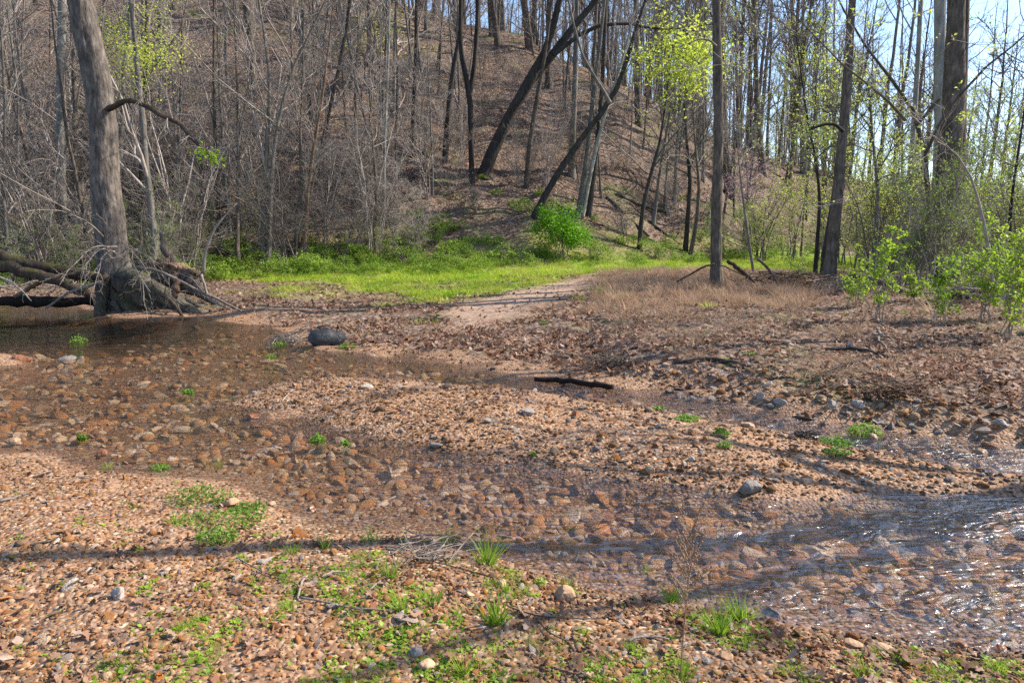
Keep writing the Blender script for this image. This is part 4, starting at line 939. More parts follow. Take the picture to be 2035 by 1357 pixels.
lx = [(890, 880, 7), (1700, 900, 5), (1930, 1330, 7), (1545, 1270, 5), (1290, 1195, 5), (1040, 1225, 5), (620, 1185, 4.5), (120, 1060, 5), (735, 1150, 5), (1620, 1290, 5), (1800, 1320, 6), (470, 1180, 5),
      (60, 895, 5), (210, 905, 6), (1280, 1185, 6), (905, 1080, 5), (1500, 1265, 5), (1420, 700, 9), (1685, 690, 11), (1560, 740, 10), (1860, 700, 10), (1740, 755, 10), (1950, 770, 10), (1350, 715, 9), (1600, 680, 9), (1770, 660, 9),
      (330, 1250, 4), (40, 1220, 4.5), (820, 1230, 4.5), (1150, 1330, 4.5)]
for i, (a, b, s) in enumerate(lx):
    yy = hit_Y(a, b, 1.8); p = P(a, b, yy); o = bpy.data.objects.new('fallen_leaf', LEAF_ME[i % 6]); COL.objects.link(o); o.parent = GROUND
    o.location = (p[0], p[1], Hs(p[0], p[1]) + .012); k = s * .008 * (1 if yy < 5 else 1.2); o.scale = (k, k, k); o.rotation_euler = (rng.normal() * .35, rng.normal() * .35, rng.random() * 6.28); LEAF_OBJ.append(o)
def litter(name, n, y0, y1, mask, smin, smax, label, pw=1.0, lift=.01, tilt=.45, wide=.86):
    x, y = persp_pts(n, y0, y1, pw, wide); k = rng.random(n) < mask(x, y); x, y = x[k], y[k]; m = len(x)
    s = smin + (smax - smin) * rng.random(m) ** 1.6
    rot = slope_rot(x, y, rng.random(m) * 6.28, tilt)
    pos = np.stack([x, y, H(x, y) + lift + .35 * s * rng.random(m)], -1)
    return gn_scatter(name, pos, rot, s[:, None] * (.8 + .4 * rng.random((m, 3))), LEAF_OBJ[:6], label, 'dead leaves')
litter('terrace_leaf_litter', 72000, 4.6, 24, lambda x, y: sstep(.05, .5, terr_d(x, y)) * (.35 + .65 * sstep(.35, .6, fbm(x * 1.3, y * 1.3, 3, 101))), .018, .058, 'pale brown dead leaves covering the right bank', tilt=.32)
litter('low_bank_leaf_litter', 52000, 6.5, 22, lambda x, y: sstep(.1, .8, north_d(x, y)) * (1 - sstep(0, .3, terr_d(x, y))) * sstep(.33, .5, fbm(x * 1.2, y * 1.2, 4, 103)) * (1 - .8 * sstep(-.3, .4, sdist(POLY_PATH, x, y))), .025, .07, 'drifts of brown dead leaves on the low bank before the lawn')
litter('hill_leaf_litter', 34000, 25, 75, lambda x, y: sstep(-.5, 2, y - foot(x)) * (.4 + .6 * sstep(.4, .6, fbm(x * .4, y * .4, 3, 105))), .05, .13, 'brown dead leaves strewn over the hillside', pw=.5, lift=.03, tilt=.5, wide=.8)
litter('foreground_leaf_litter', 10000, 2.0, 6, lambda x, y: sstep(.0, .2, fore_d(x, y)) * (.15 + .85 * sstep(.5, .62, fbm(x * 1.8, y * 1.8, 3, 107))), .008, .028, 'crumbled leaf scraps among the near pebbles', lift=.012)
litter('bar_leaf_litter', 11000, 3.8, 9.5, lambda x, y: sstep(.1, .3, bar_d(x, y)) * sstep(.46, .6, fbm(x * 1.1, y * 1.1, 3, 109)), .012, .035, 'scattered brown leaves on the gravel bar', lift=.02)

# ------------------------------------------------------------------ grass
def tuft_mesh(name, seed, n, r, h, w, bend=.35, mat=M_TUFT, segs=3):
    rg = np.random.default_rng(seed); a = rg.random(n) * 6.28; q = r * rg.random(n) ** .7
    base = np.stack([np.cos(a) * q, np.sin(a) * q, np.full(n, -.01)], -1)
    d = np.stack([np.cos(a) * (.1 + .5 * q / r), np.sin(a) * (.1 + .5 * q / r), np.ones(n)], -1) + rg.normal(size=(n, 3)) * .12
    me = MB().blades(base, d, h * (.45 + .6 * rg.random(n)), w * (.6 + .6 * rg.random(n)), bend * (.3 + rg.random(n)), segs, rg).mesh(name); me.materials.append(mat); return me
def gz(px, py, lo=1.8):
    Y = hit_Y(px, py, lo); p = P(px, py, Y); return np.array([p[0], p[1], Hs(p[0], p[1])]), Y
TUFTS = [(968, 1118, 66, 52, 'tallest grass tuft at the water edge left of centre'), (886, 1082, 42, 30, 'small grass tuft beside an upright leaf at the water edge'), (1125, 1172, 36, 26, 'neat grass tuft just behind the tan rock'),
 (1335, 1196, 46, 40, 'grass tuft at the water edge left of the dry stalk'), (1432, 1258, 80, 34, 'tall yellowish grass tuft right of the dry stalk'), (1472, 1232, 62, 36, 'sparse grass tuft next to the tall yellowish one'),
 (985, 1238, 66, 50, 'spreading grass tuft in front of the tan rock, on pebbles'), (776, 1148, 56, 30, 'grass tuft among driftwood twigs left of centre'), (645, 1090, 40, 24, 'single thin grass tuft near the cress patch'),
 (920, 1338, 52, 40, 'grass tuft at the bottom edge of the picture, centre'), (860, 1200, 44, 40, 'low bright grass tuft behind the forked grey twig'), (800, 1210, 40, 36, 'wide bladed grass tuft crossed by the grey twig'),
 (1010, 1180, 40, 30, 'grass tuft left of the tan rock'), (1285, 1140, 30, 20, 'tiny grass tuft at the waterline before the shadow'), (1720, 1345, 46, 44, 'grass tuft at the bottom edge, right side'), (1360, 1338, 40, 30, 'grass tuft at the foot of the dry stalk'),
 (580, 1100, 30, 26, 'low grass tuft beside the bluish pebble'), (740, 1075, 30, 60, 'fine grass fringe at the driftwood by the water'), (350, 1040, 34, 40, 'bright grass tuft on the left of the cress patch'), (430, 930, 24, 40, 'mossy grass tuft on the left spit'), (215, 932, 18, 30, 'small faded tuft at left waterline')]
TUFT_OBJ = []
for i, (a, b, h, w, lab) in enumerate(TUFTS):
    p, Y = gz(a, b); hh = h * Y / F * 1.3; rr = w * Y / F * .30
    o = obj('grass_tuft', tuft_mesh('grass_tuft', 1000 + i, 60 if h > 40 else 36, rr, hh, .0045 + .002 * (h > 60), .22), None, None, p); tag(o, lab, 'grass', 'grass tufts on the near bank'); TUFT_OBJ.append(o)
CLUMPS = [(1194, 586, 30, 34, 'bright grass clump at the right rim of the gravel track'), (1150, 596, 18, 30, 'low grass clump in the gravel track'), (600, 582, 26, 50, 'grass clump on the left lip of the lawn'), (560, 590, 20, 40, 'ragged grass clump left of the lawn lip'), (840, 640, 16, 60, 'sparse grass clump on the leafy ford'), (1410, 612, 22, 26, 'grass clump on the right bank before the bare pole')]
CL_OBJ = []
for i, (a, b, h, w, lab) in enumerate(CLUMPS):
    p, Y = gz(a, b); o = obj('grass_clump', tuft_mesh('grass_clump', 1100 + i, 60, w * Y / F * .5, h * Y / F, .012, .4, M_GRASS, 2), None, None, p); tag(o, lab, 'grass', 'grass clumps by the track'); CL_OBJ.append(o)
def grass_field(name, n, y0, y1, mask, hs, src, label, pw=.6, cat='grass'):
    x, y = persp_pts(n, y0, y1, pw); k = rng.random(n) < mask(x, y); x, y = x[k], y[k]; m = len(x); s = hs[0] + (hs[1] - hs[0]) * rng.random(m)
    return gn_scatter(name, np.stack([x, y, H(x, y) - .01], -1), np.stack([rng.normal(size=m) * .1, rng.normal(size=m) * .1, rng.random(m) * 6.28], -1), np.stack([s * 1.3, s * 1.3, s], -1), src, label, cat)
grass_field('lawn_grass', 15000, 10.5, 36, lambda x, y: sstep(.25, .8, zones(x, y, 0)[1]), (.45, .95), CL_OBJ[:4], 'short bright green grass of the clearing')
def dry_mesh(i): return tuft_mesh('dry_grass_clump', 1200 + i, 46, .16, .42, .009, .25, M_DRY, 2)
DRY_OBJ = []
for i, (a, b, lab) in enumerate([(1180, 575, 'dry reddish grass clump at the left end of the dry patch'), (1300, 590, 'dry reddish grass clump in front of the dry patch'), (1395, 575, 'dry reddish grass clump left of the bare pole')]):
    p, Y = gz(a, b); o = obj('dry_grass_clump', dry_mesh(i), None, None, p); tag(o, lab, 'dry grass', 'dry grass clumps'); DRY_OBJ.append(o)
grass_field('dry_grass_patch', 5200, 10, 24, lambda x, y: sstep(-.5, .8, sdist(POLY_DRY, x, y) + 1.6 * (fbm(x, y, 3, 111) - .5)) * .9 + .10 * sstep(.5, 1.5, terr_d(x, y)) * (y > 8) * sstep(.45, .6, fbm(x * .8, y * .8, 3, 113)), (.25, .95), DRY_OBJ, 'dry reddish brown grass between track and bare pole', cat='dry grass')
STRAW_OBJ = []
for i, (a, b, lab) in enumerate([(1700, 640, 'matted straw clump on the right bank beneath the leafy saplings'), (1480, 655, 'matted straw clump on the right bank below the debris')]):
    p, Y = gz(a, b); o = obj('straw_clump', tuft_mesh('straw_clump', 1220 + i, 40, .14, .16, .006, 1.1, M_STRAW, 3), None, None, p); tag(o, lab, 'straw', 'straw clumps on the right bank'); STRAW_OBJ.append(o)
grass_field('bank_straw', 7000, 5, 20, lambda x, y: sstep(.3, 1.2, terr_d(x, y)) * sstep(.45, .62, fbm(x * 1.1 + 5, y * 1.1, 3, 115)), (.5, 1.2), STRAW_OBJ, 'matted pale straw over the right bank', pw=.9, cat='straw')

# ------------------------------------------------------------------ leafy weeds
def weed_mesh(name, seed, n, r, h, size, mat=M_WEED):
    rg = np.random.default_rng(seed); a = rg.random(n) * 6.28; q = r * np.sqrt(rg.random(n)); z = h * rg.random(n) * (1.1 - .7 * q / r)
    pos = np.stack([np.cos(a) * q, np.sin(a) * q, z], -1)
    mb = MB().leaves(pos, size * (.6 + .8 * rg.random(n)), rg, up=.9, aspect=.75)
    ns = max(6, n // 14); i = rg.integers(0, n, ns); b = pos[i] * [.6, .6, 0]; pp = np.stack([b, (b + pos[i]) / 2 + [0, 0, .1 * h], pos[i]], 1); mb.tubes(pp, np.full((ns, 3), size * .05), 3)
    me = mb.mesh(name); me.materials.append(mat); return me
WEEDS = [(400, 1000, 150, 60, 'big cress patch where the near bank meets the water'), (440, 1038, 190, 30, 'low cress fringe in front of the big cress patch'), (430, 1075, 90, 40, 'grey green weed below the big cress patch'), (490, 1015, 80, 26, 'cress around the pale stones at the near spit'),
 (160, 712, 34, 26, 'cress standing on a pale stone in the left pool'), (555, 697, 34, 12, 'cress spot left of the charred log'), (540, 722, 20, 14, 'tiny cress tuft in the water below the charred log'), (690, 692, 40, 16, 'cress at the right foot of the charred log'),
 (375, 797, 26, 14, 'cress spot at the left tip of the gravel bar'), (632, 896, 34, 24, 'round bright weed in the channel below the bar'), (686, 902, 20, 14, 'small weed right of the round bright weed'), (1430, 866, 34, 30, 'weed between big stones on the bar'), (1440, 888, 30, 20, 'weed below big stones on the bar'),
 (1660, 885, 70, 26, 'left half of the cress patch on the bar'), (1715, 878, 70, 34, 'right half of the cress patch on the bar, by the round stone'), (1660, 900, 60, 16, 'cress fringe in front of the bar patch'), (1365, 835, 50, 18, 'low weed on the bar rim left of the narrow channel'),
 (1310, 815, 30, 12, 'tiny weed on the bar near the wet stick'), (1080, 645, 20, 10, 'tiny weed on the ford'), (1060, 905, 14, 8, 'speck of weed low on the bar'), (320, 935, 40, 16, 'faded weed on the left spit'), (165, 885, 20, 14, 'weed sprig behind the left spit')]
WEED_OBJ = []
for i, (a, b, w, h, lab) in enumerate(WEEDS):
    p, Y = gz(a, b); p[2] = max(p[2], -.01); o = obj('water_cress', weed_mesh('water_cress', 1300 + i, int(np.clip(w * 5, 60, 700)), w * Y / F * .5, max(h * Y / F * .75, .03), .017 if Y < 5 else .026), None, None, p)
    o.scale = (1, .8 if w < 100 else .55, 1); tag(o, lab, 'water plant', 'water weeds'); WEED_OBJ.append(o)
def ground_green(name, n, y0, y1, mask, s, src, label):
    return grass_field(name, n, y0, y1, mask, s, src, label, pw=1.0, cat='small weeds')
zone_g = lambda x, y: sstep(.03, .2, fore_d(x, y)) * sstep(-1.5, -.6, x - .25 * (y - 3)) * sstep(.36, .60, fbm(x * 2.4, y * 2.4, 3, 121))
ground_green('foreground_grass_blades', 4200, 1.95, 4.6, zone_g, (.18, .42), [TUFT_OBJ[k] for k in (1, 2, 6, 10, 13)], 'sparse short grass coming up through the near pebbles')
SPRIG = []
for i, (a, b, lab) in enumerate([(1340, 1325, 'round leafed weed left of the dry stalk foot'), (1170, 1340, 'round leafed weed at the bottom edge, centre right'), (690, 1215, 'broad leafed weed under the grey twig'), (1075, 1160, 'round leafed weed behind the tan rock')]):
    p, Y = gz(a, b); o = obj('leafy_weed', weed_mesh('leafy_weed', 1400 + i, 26, .035, .025, .018, M_TUFT), None, None, p); tag(o, lab, 'weed', 'leafy weeds on the near bank'); SPRIG.append(o)
ground_green('foreground_weeds', 8000, 1.95, 4.6, lambda x, y: np.maximum(zone_g(x, y), .06 * (fore_d(x, y) > .1)), (.4, 1.0), SPRIG, 'small green seedlings between the near pebbles')
ground_green('bank_weeds', 1100, 5, 20, lambda x, y: sstep(.2, .8, terr_d(x, y)) * sstep(.5, .65, fbm(x * .9, y * .9 + 7, 3, 123)), (.8, 1.8), SPRIG, 'green seedlings dotted over the right bank')

# ------------------------------------------------------------------ undergrowth, bush, leafy saplings
def leafball(rg, n, c, r, clump=.16, shell=.6):
    k = max(8, n // 40); d = nrm(rg.normal(size=(k, 3))); rr = shell + (1 - shell) * rg.random(k)
    cc = d * rr[:, None] * np.array(r) * (1 + .25 * rg.normal(size=(k, 1))); cc[:, 2] = np.abs(cc[:, 2] + r[2] * .25) - r[2] * .2
    return cc[rg.integers(0, k, n)] + rg.normal(size=(n, 3)) * np.array(r) * clump + np.array(c)
def bush(px, py, w, h, n, size, lab, seed, mat=M_BUSH, name='green_bush', cat='bush', group=None):
    p, Y = gz(px, py); rg = np.random.default_rng(seed); R = w * Y / F / 2; Hh = h * Y / F
    o = empty(name, p, lab, cat, group); lp = np.concatenate([leafball(rg, int(n * f), c, r) for f, c, r in ((.5, (0, 0, Hh * .45), (R * .8, R * .8, Hh * .5)), (.25, (R * .45, 0, Hh * .3), (R * .6, R * .6, Hh * .35)), (.25, (-R * .35, 0, Hh * .6), (R * .5, R * .5, Hh * .35)))])
    lp[:, 2] = np.maximum(lp[:, 2], .02)
    obj('foliage', MB().leaves(lp, size * (.6 + .8 * rg.random(len(lp))), rg, up=.5).mesh('foliage'), mat, o)
    sb = MB(); k = 14; e = lp[rg.integers(0, len(lp), k)]; t = np.linspace(0, 1, 5)[None, :, None]; b0 = rg.normal(size=(k, 3)) * R * .12; b0[:, 2] = -.05; pp = b0[:, None] * (1 - t) + e[:, None] * t; pp[:, :, 2] += .15 * R * np.sin(t[..., 0] * np.pi)
    q = .014 * (1 - .7 * t[..., 0]) * np.ones((k, 1)); sb.tubes(pp, q, 4); c1, c2 = children(pp, q, 5, .3, 1, .7, .4, .6, 4, rg, .1, .15, .004); sb.tubes(c1, c2, 3)
    obj('stems', sb.mesh('stems'), M_TWIG, o); return o
BUSH = bush(1115, 516, 118, 104, 6500, .085, 'round bright green bush at the far edge of the lawn', 1501)
UB = [bush(a, b, w, h, int(w * 9), .075, lab, 1510 + i, M_UNDER, 'leafy shrub'.replace(' ', '_'), 'shrub', 'leafy shrubs along the hill foot') for i, (a, b, w, h, lab) in enumerate([
 (690, 524, 100, 60, 'leafy green shrub along the lawn, below the whitish tree'), (800, 520, 90, 50, 'leafy green shrub left of the splintered stump'), (640, 530, 80, 50, 'leafy green shrub right of the torn bark tree'), (1010, 518, 80, 34, 'low leafy shrub left of the round green bush'),
 (1180, 515, 70, 44, 'pale leafy shrub right of the round green bush'), (1300, 512, 90, 36, 'low pale shrub behind the dry grass'), (900, 520, 90, 40, 'low leafy shrub in the middle of the far lawn edge'), (470, 520, 90, 44, 'leafy shrub behind the upturned roots')])]
FOLI = [c for u in UB[:5] for c in u.children if c.name.startswith('foliage')]
def fringe(name, n, y0, y1, mask, s, label):
    x, y = persp_pts(n, y0, y1, .5); k = rng.random(n) < mask(x, y); x, y = x[k], y[k]; m = len(x); sc = s[0] + (s[1] - s[0]) * rng.random(m)
    return gn_scatter(name, np.stack([x, y, H(x, y) - .03], -1), np.stack([0 * x, 0 * x, rng.random(m) * 6.28], -1), np.stack([sc, sc, sc], -1), FOLI, label, 'undergrowth')
fringe('hill_foot_undergrowth', 3200, 14, 40, lambda x, y: sstep(-4.5, -2.5, y - foot(x)) * sstep(4.5, 0.0, y - foot(x)) * np.where(x < -2, 1, .5) * sstep(.28, .5, fbm(x * .6, y * .6, 3, 131)), (.35, .8), 'young green undergrowth along the foot of the hill')
fringe('slope_undergrowth', 420, 24, 60, lambda x, y: sstep(1, 3, y - foot(x)) * sstep(.52, .68, fbm(x * .35, y * .35, 3, 133)), (.25, .55), 'patchy green groundcover on the slope')
def leafy_sapling(px, py, top, w, n, lab, seed, size=.055, mat=M_SAPL):
    n = int(n * 2.0)
    p, Y = gz(px, py); rg = np.random.default_rng(seed); Hh = (py - top) * Y / F; R = w * Y / F / 2; ns = 5
    o = empty('leafy_sapling', p, lab, 'sapling', 'leafy saplings on the right bank'); t = np.linspace(0, 1, 8)[None, :, None]
    b0 = rg.normal(size=(ns, 3)) * .06; b0[:, 2] = -.05; e = np.stack([rg.normal(size=ns) * R * .55, rg.normal(size=ns) * R * .55, Hh * (.55 + .45 * rg.random(ns))], -1); e[0] = (R * .1, 0, Hh)
    pp = b0[:, None] * (1 - t) + e[:, None] * t; pp[:, 1:-1, :2] += rg.normal(size=(ns, 6, 2)) * .03; q = .009 * (1 - .7 * t[..., 0]) * np.ones((ns, 1))
    sb = MB().tubes(pp, q, 5); c1, c2 = children(pp, q, 8, .2, 1, .8, .28, .6, 5, rg, .2, .15, .0035); sb.tubes(c1, c2, 3); d1, d2 = children(c1, c2, 3, .3, 1, .8, .5, .7, 4, rg, .2, .15, .003); sb.tubes(d1, d2, 3)
    obj('stems', sb.mesh('stems'), M_TWIG, o)
    tp = np.concatenate([tip_points([c1], n // 2, rg), tip_points([d1], n // 2, rg)]); cl = tp[rg.integers(0, len(tp), n)] if False else tp
    obj('foliage', MB().leaves(cl + rg.normal(size=cl.shape) * .012, size * (.6 + .8 * rg.random(len(cl))), rg, up=.5).mesh('foliage'), mat, o); return o
for i, a in enumerate([(1752, 640, 470, 90, 420, 'leafy sapling on the right bank between leaning pole and thick trunk'), (1700, 610, 520, 70, 220, 'smaller leafy sapling just right of the leaning pole'), (1868, 636, 505, 100, 380, 'leafy sapling in front of the thick dark trunk'), (1920, 600, 500, 80, 260, 'leafy sapling right of the thick dark trunk'),
                       (2008, 680, 470, 80, 420, 'tallest leafy sapling by the right edge'), (1985, 600, 440, 90, 300, 'leafy sapling behind the right edge sapling'), (1590, 560, 500, 50, 120, 'sparse leafy sapling behind the debris pile'), (1810, 600, 540, 80, 240, 'low leafy sapling under the budding tree'), (1950, 640, 500, 90, 300, 'leafy sapling between the thick trunk and the right edge'), (2040, 640, 440, 110, 420, 'leafy sapling cut by the right edge'), (1780, 575, 470, 110, 320, 'leafy sapling deep in shade left of the thick trunk'), (1940, 575, 430, 120, 360, 'taller leafy sapling behind the dark right log')]): leafy_sapling(*a, 1600 + i)

# ------------------------------------------------------------------ logs, debris, twigs
def stick(name, pts, Y, w, mat, lab, cat='branch', k=9, S=14, rough=.15, seed=0, parent=None, cap=True, twigs=0, ground=False, lift=0.0, group=None, tmat=None):
    rg = np.random.default_rng(seed + 17); px = np.array(pts, float)
    if ground:
        A = np.array([gz(a, b)[0] for a, b in pts]); Ys = np.array([gz(a, b)[1] for a, b in pts]); A[:, 2] = np.maximum(A[:, 2], 0) + lift; R = np.array(w, float) * Ys / F / 2
    else:
        Ys = np.full(len(px), Y) if np.isscalar(Y) else np.array(Y, float); A = P(px[:, 0], px[:, 1], Ys); R = np.array(w, float) * Ys / F / 2
    b = A[0].copy() if parent is None else np.array(parent.location); A, R = resample(A, R, S); A = A - b
    A[1:-1] += rg.normal(size=(S - 2, 3)) * R[1:-1, None] * .25
    me = MB().tubes(A, R, k, cap=cap, rough=rough, rg=rg).mesh(name)
    if twigs:
        o = empty(name, b, lab, cat, group); obj('stem', me, mat, o); t = MB(); c1, c2 = children(A[None], R[None], twigs, .15, 1, .8, .3, .5, 5, rg, .05, .18, .003); t.tubes(c1, c2, 4); d1, d2 = children(c1, c2, 3, .2, 1, .8, .5, .6, 4, rg, .0, .18, .002); t.tubes(d1, d2, 3); obj('side_twigs', t.mesh('side_twigs'), tmat or mat, o); return o
    o = obj(name, me, mat, parent, None if parent is not None else b)
    return tag(o, lab, cat, group) if parent is None else o
stick('fallen_log', [(-90, 500), (0, 517), (50, 530), (110, 540), (165, 547), (215, 552)], 14.0, [30, 32, 30, 26, 20, 14], M_LOG, 'mossy fallen log running from the left edge to the big tree', 'log', 12, 18, .2, 1)
stick('fallen_log', [(-60, 525), (30, 535), (90, 548), (140, 565), (185, 592)], 13.4, [26, 24, 22, 20, 14], M_LOG, 'lower mossy log slanting to the water beside the big tree', 'log', 12, 16, .2, 2)
stick('fallen_log', [(-60, 596), (40, 598), (120, 597), (190, 602)], 14.4, [16, 20, 20, 12], M_WETLOG, 'dark sodden log along the far edge of the pool', 'log', 12, 14, .25, 3)
stick('driftwood_branch', [(90, 612), (130, 585), (165, 572), (200, 560)], 13.0, [4, 5, 6, 7], M_DRIFT, 'pale drift branch dipping into the pool beside the log', 'branch', 7, 12, .15, 4, twigs=6)
stick('driftwood_branch', [(-10, 545), (20, 560), (42, 575), (62, 598)], 12.6, [5, 4, 3.5, 2], M_DRIFT, 'pale drift branch hanging to the pool at the left edge', 'branch', 7, 12, .15, 5, twigs=5)
stick('driftwood_branch', [(30, 590), (70, 565), (110, 548), (150, 545)], 13.6, [9, 8, 7, 5], M_DEAD, 'brown drift branch under the mossy logs', 'branch', 7, 12, .15, 6, twigs=5)
def root_wad():
    p, Y = gz(345, 600); Y = 13.4; o = empty('upturned_root_wad', P(340, 575, Y), 'torn upturned root wad with splintered stump beside the big tree', 'stump'); rg = np.random.default_rng(77)
    stick('splintered_stump', [(318, 462), (327, 490), (340, 516), (352, 545)], Y, [6, 13, 18, 26], M_BARK_BROWN, None, seed=10, parent=o, rough=.35)
    stick('torn_wood', [(285, 532), (320, 528), (360, 538), (395, 548)], Y - .2, [12, 22, 24, 12], M_DEAD, None, seed=11, parent=o, rough=.6, S=30, k=14)
    stick('torn_wood', [(300, 548), (345, 552), (385, 562), (400, 580)], Y - .3, [10, 18, 20, 8], M_BARK_BROWN, None, seed=12, parent=o, rough=.6, S=30, k=14)
    stick('root_arm', [(270, 530), (320, 540), (380, 572), (430, 592), (480, 618)], 12.6, [5, 6, 6, 5, 3], M_DRIFT, None, seed=13, parent=o)
    stick('root_arm', [(400, 545), (410, 580), (425, 600), (450, 612)], 12.6, [5, 5, 5, 3], M_DRIFT, None, seed=14, parent=o)
    stick('root_arm', [(345, 590), (352, 570), (348, 555)], 12.4, [14, 13, 10], M_DEAD, None, seed=15, parent=o)
    stick('root_arm', [(404, 545), (408, 500), (425, 455), (445, 430), (470, 405)], 13, [6, 5, 4, 3, 2], M_TWIG, None, seed=16, parent=o)
    t = MB(); S0 = P(rg.uniform(280, 420, 26), rg.uniform(525, 590, 26), 13.1) - np.array(o.location); dd = nrm(rg.normal(size=(26, 3)) + [0.1, -.4, -.1]); tt = np.linspace(0, 1, 5)[None, :, None]
    pp = S0[:, None] + dd[:, None] * tt * (.3 + .4 * rg.random((26, 1, 1))) + np.cumsum(rg.normal(size=(26, 5, 3)) * .03, 1); t.tubes(pp, .011 * (1 - .7 * tt[..., 0]) * np.ones((26, 1)), 4)
    c1, c2 = children(pp, .011 * (1 - .7 * tt[..., 0]) * np.ones((26, 1)), 3, .2, 1, .8, .5, .6, 4, rg, -.05, .2, .003); t.tubes(c1, c2, 3)
    tag(obj('rootlets', t.mesh('rootlets'), M_BARK_BROWN, o), kind='stuff')
root_wad()
def charred_log():
    p, Y = gz(648, 684); rg = np.random.default_rng(88); a = P(612, 668, Y); b = P(688, 663, Y + .1); t = np.linspace(0, 1, 12)[:, None]
    A = a * (1 - t) + b * t; A[:, 2] = max(p[2], 0) + .09 + .01 * np.sin(t[:, 0] * 3); q = np.interp(t[:, 0], [0, .08, .3, .6, .92, 1], [.03, .11, .155, .13, .10, .02])
    o = obj('charred_log', MB().tubes(*resample(A - p, q, 9), 9, cap=True, rough=.42, rg=rg).mesh('charred_log', False), M_CHAR, None, p); tag(o, 'short black charred log lying at the edge of the shallow water', 'log')
charred_log()
stick('bent_twig', [(560, 690), (568, 672), (590, 660), (612, 652)], 10.8, [4, 4, 3.5, 3], M_DRIFT, 'pale bent twig arching left of the charred log', 'twig', 6, 12, .1, 21)
stick('bent_twig', [(612, 655), (635, 648), (650, 645), (660, 650)], 10.9, [3, 3, 3, 2], M_DRIFT, 'thin twig lying across the top of the charred log', 'twig', 6, 12, .1, 22)
stick('wet_stick', [(1062, 774), (1100, 777), (1150, 782), (1190, 784), (1218, 787)], 0, [9, 11, 12, 13, 10], M_WETLOG, 'dark wet stick lying in the narrow channel above the bar', 'stick', 10, 16, .12, 23, ground=True, lift=.035)
stick('fallen_branch', [(1446, 518), (1465, 532), (1485, 548), (1500, 562)], 15.4, [8, 9, 8, 6], M_LOG, 'mossy branch slanting down right of the straight bare trunk', 'branch', 8, 12, .15, 24, twigs=4, tmat=M_TWIG)
stick('fallen_branch', [(1505, 515), (1522, 528), (1538, 548), (1548, 570)], 15, [6, 6, 6, 4], M_BARK_BROWN, 'arched brown branch beside the debris pile', 'branch', 8, 12, .15, 25)
stick('fallen_branch', [(1345, 560), (1372, 545), (1400, 530), (1420, 524)], 15.6, [3, 3.5, 4, 4], M_BARK_DARK, 'dark thin branch leaning on the straight bare trunk', 'branch', 7, 12, .1, 26)
stick('fallen_log', [(1690, 546), (1730, 556), (1770, 566), (1810, 582)], 14.2, [14, 14, 13, 10], M_BARK_BROWN, 'grey brown log behind the leafy saplings', 'log', 10, 12, .2, 27)
stick('fallen_log', [(1880, 592), (1940, 594), (2000, 596), (2120, 600)], 12.8, [18, 24, 26, 26], M_BARK_DARK, 'dark log lying at the right edge behind the saplings', 'log', 10, 14, .2, 28)
stick('pale_branch', [(1838, 584), (1870, 577), (1915, 573), (1945, 575), (1972, 582)], 11.8, [4, 5, 5, 4, 3], M_DRIFT, 'pale arched branch before the dark log at right', 'branch', 7, 14, .1, 29, twigs=4)
stick('fallen_branch', [(1340, 722), (1400, 716), (1450, 722), (1500, 735)], 0, [6, 8, 7, 4], M_BARK_BROWN, 'rotten branch half buried in leaves on the right bank', 'branch', 7, 12, .2, 30, ground=True, lift=.02)
stick('fallen_branch', [(1640, 700), (1690, 698), (1730, 704), (1765, 716)], 0, [6, 8, 7, 4], M_BARK_DARK, 'dark rotten branch among leaves below the saplings', 'branch', 7, 12, .2, 31, ground=True, lift=.03)
stick('crooked_stick', [(1742, 660), (1750, 672), (1742, 684), (1756, 694), (1762, 706)], 0, [5, 6, 5, 5, 3], M_DRIFT, 'pale crooked stick upright in the leaves of the right bank', 'stick', 7, 12, .2, 32, ground=True, lift=.05)
for i, (pts, lab) in enumerate([([(1205, 392), (1240, 425), (1290, 470)], 'dark log sliding down the slope, nearest the green bush'), ([(1250, 405), (1295, 445), (1350, 485)], 'dark log on the slope left of the bare pole, middle one'), ([(1225, 385), (1262, 405), (1330, 425)], 'uppermost dark log on the slope left of the bare pole')]):
    A = [gz(a, b)[1] for a, b in pts]; stick('slope_log', pts, [y - .05 for y in A], [6, 6, 4], M_BARK_DARK, lab, 'log', 8, 12, .2, 40 + i)
stick('splintered_post', [(912, 478), (918, 466), (922, 456)], gz(912, 480)[1] - .1, [10, 8, 4], M_DEAD, 'orange brown splintered stub at the far lawn edge', 'stump', 8, 8, .3, 45)
def debris(name, px, py, w, h, n, lab, seed, mat=M_DRIFT, L=(.3, .9), r=.008, nsep=14):
    p, Y = gz(px, py); rg = np.random.default_rng(seed); o = empty(name, p, lab, 'debris pile'); R = w * Y / F / 2; Hh = h * Y / F; rest = MB()
    for i in range(n):
        c = np.array([rg.normal() * R * .5, rg.normal() * R * .4, Hh * rg.random() * .8]); a = rg.normal() * .6 + (0 if rg.random() < .6 else 1.2); ln = L[0] + (L[1] - L[0]) * rg.random()
        d = np.array([math.cos(a), math.sin(a), rg.normal() * .25]); t = np.linspace(-.5, .5, 6)[:, None]; A = c + d * t * ln + np.cumsum(rg.normal(size=(6, 3)) * ln * .03, 0); q = r * (.5 + rg.random()) * np.linspace(1.2, .6, 6)
        if i < nsep: obj('stick', MB().tubes(A, q * 1.5, 6, cap=True, rough=.15, rg=rg).mesh('stick'), mat, o)
        else: rest.tubes(A, q, 4)
    if n > nsep: tag(obj('tangled_sticks', rest.mesh('tangled_sticks'), mat, o), kind='stuff')
    return o
debris('debris_pile', 1560, 572, 170, 36, 120, 'flood debris of grey brown sticks between the two bare trunks', 1701, M_DEAD, (.3, 1.0), .010)
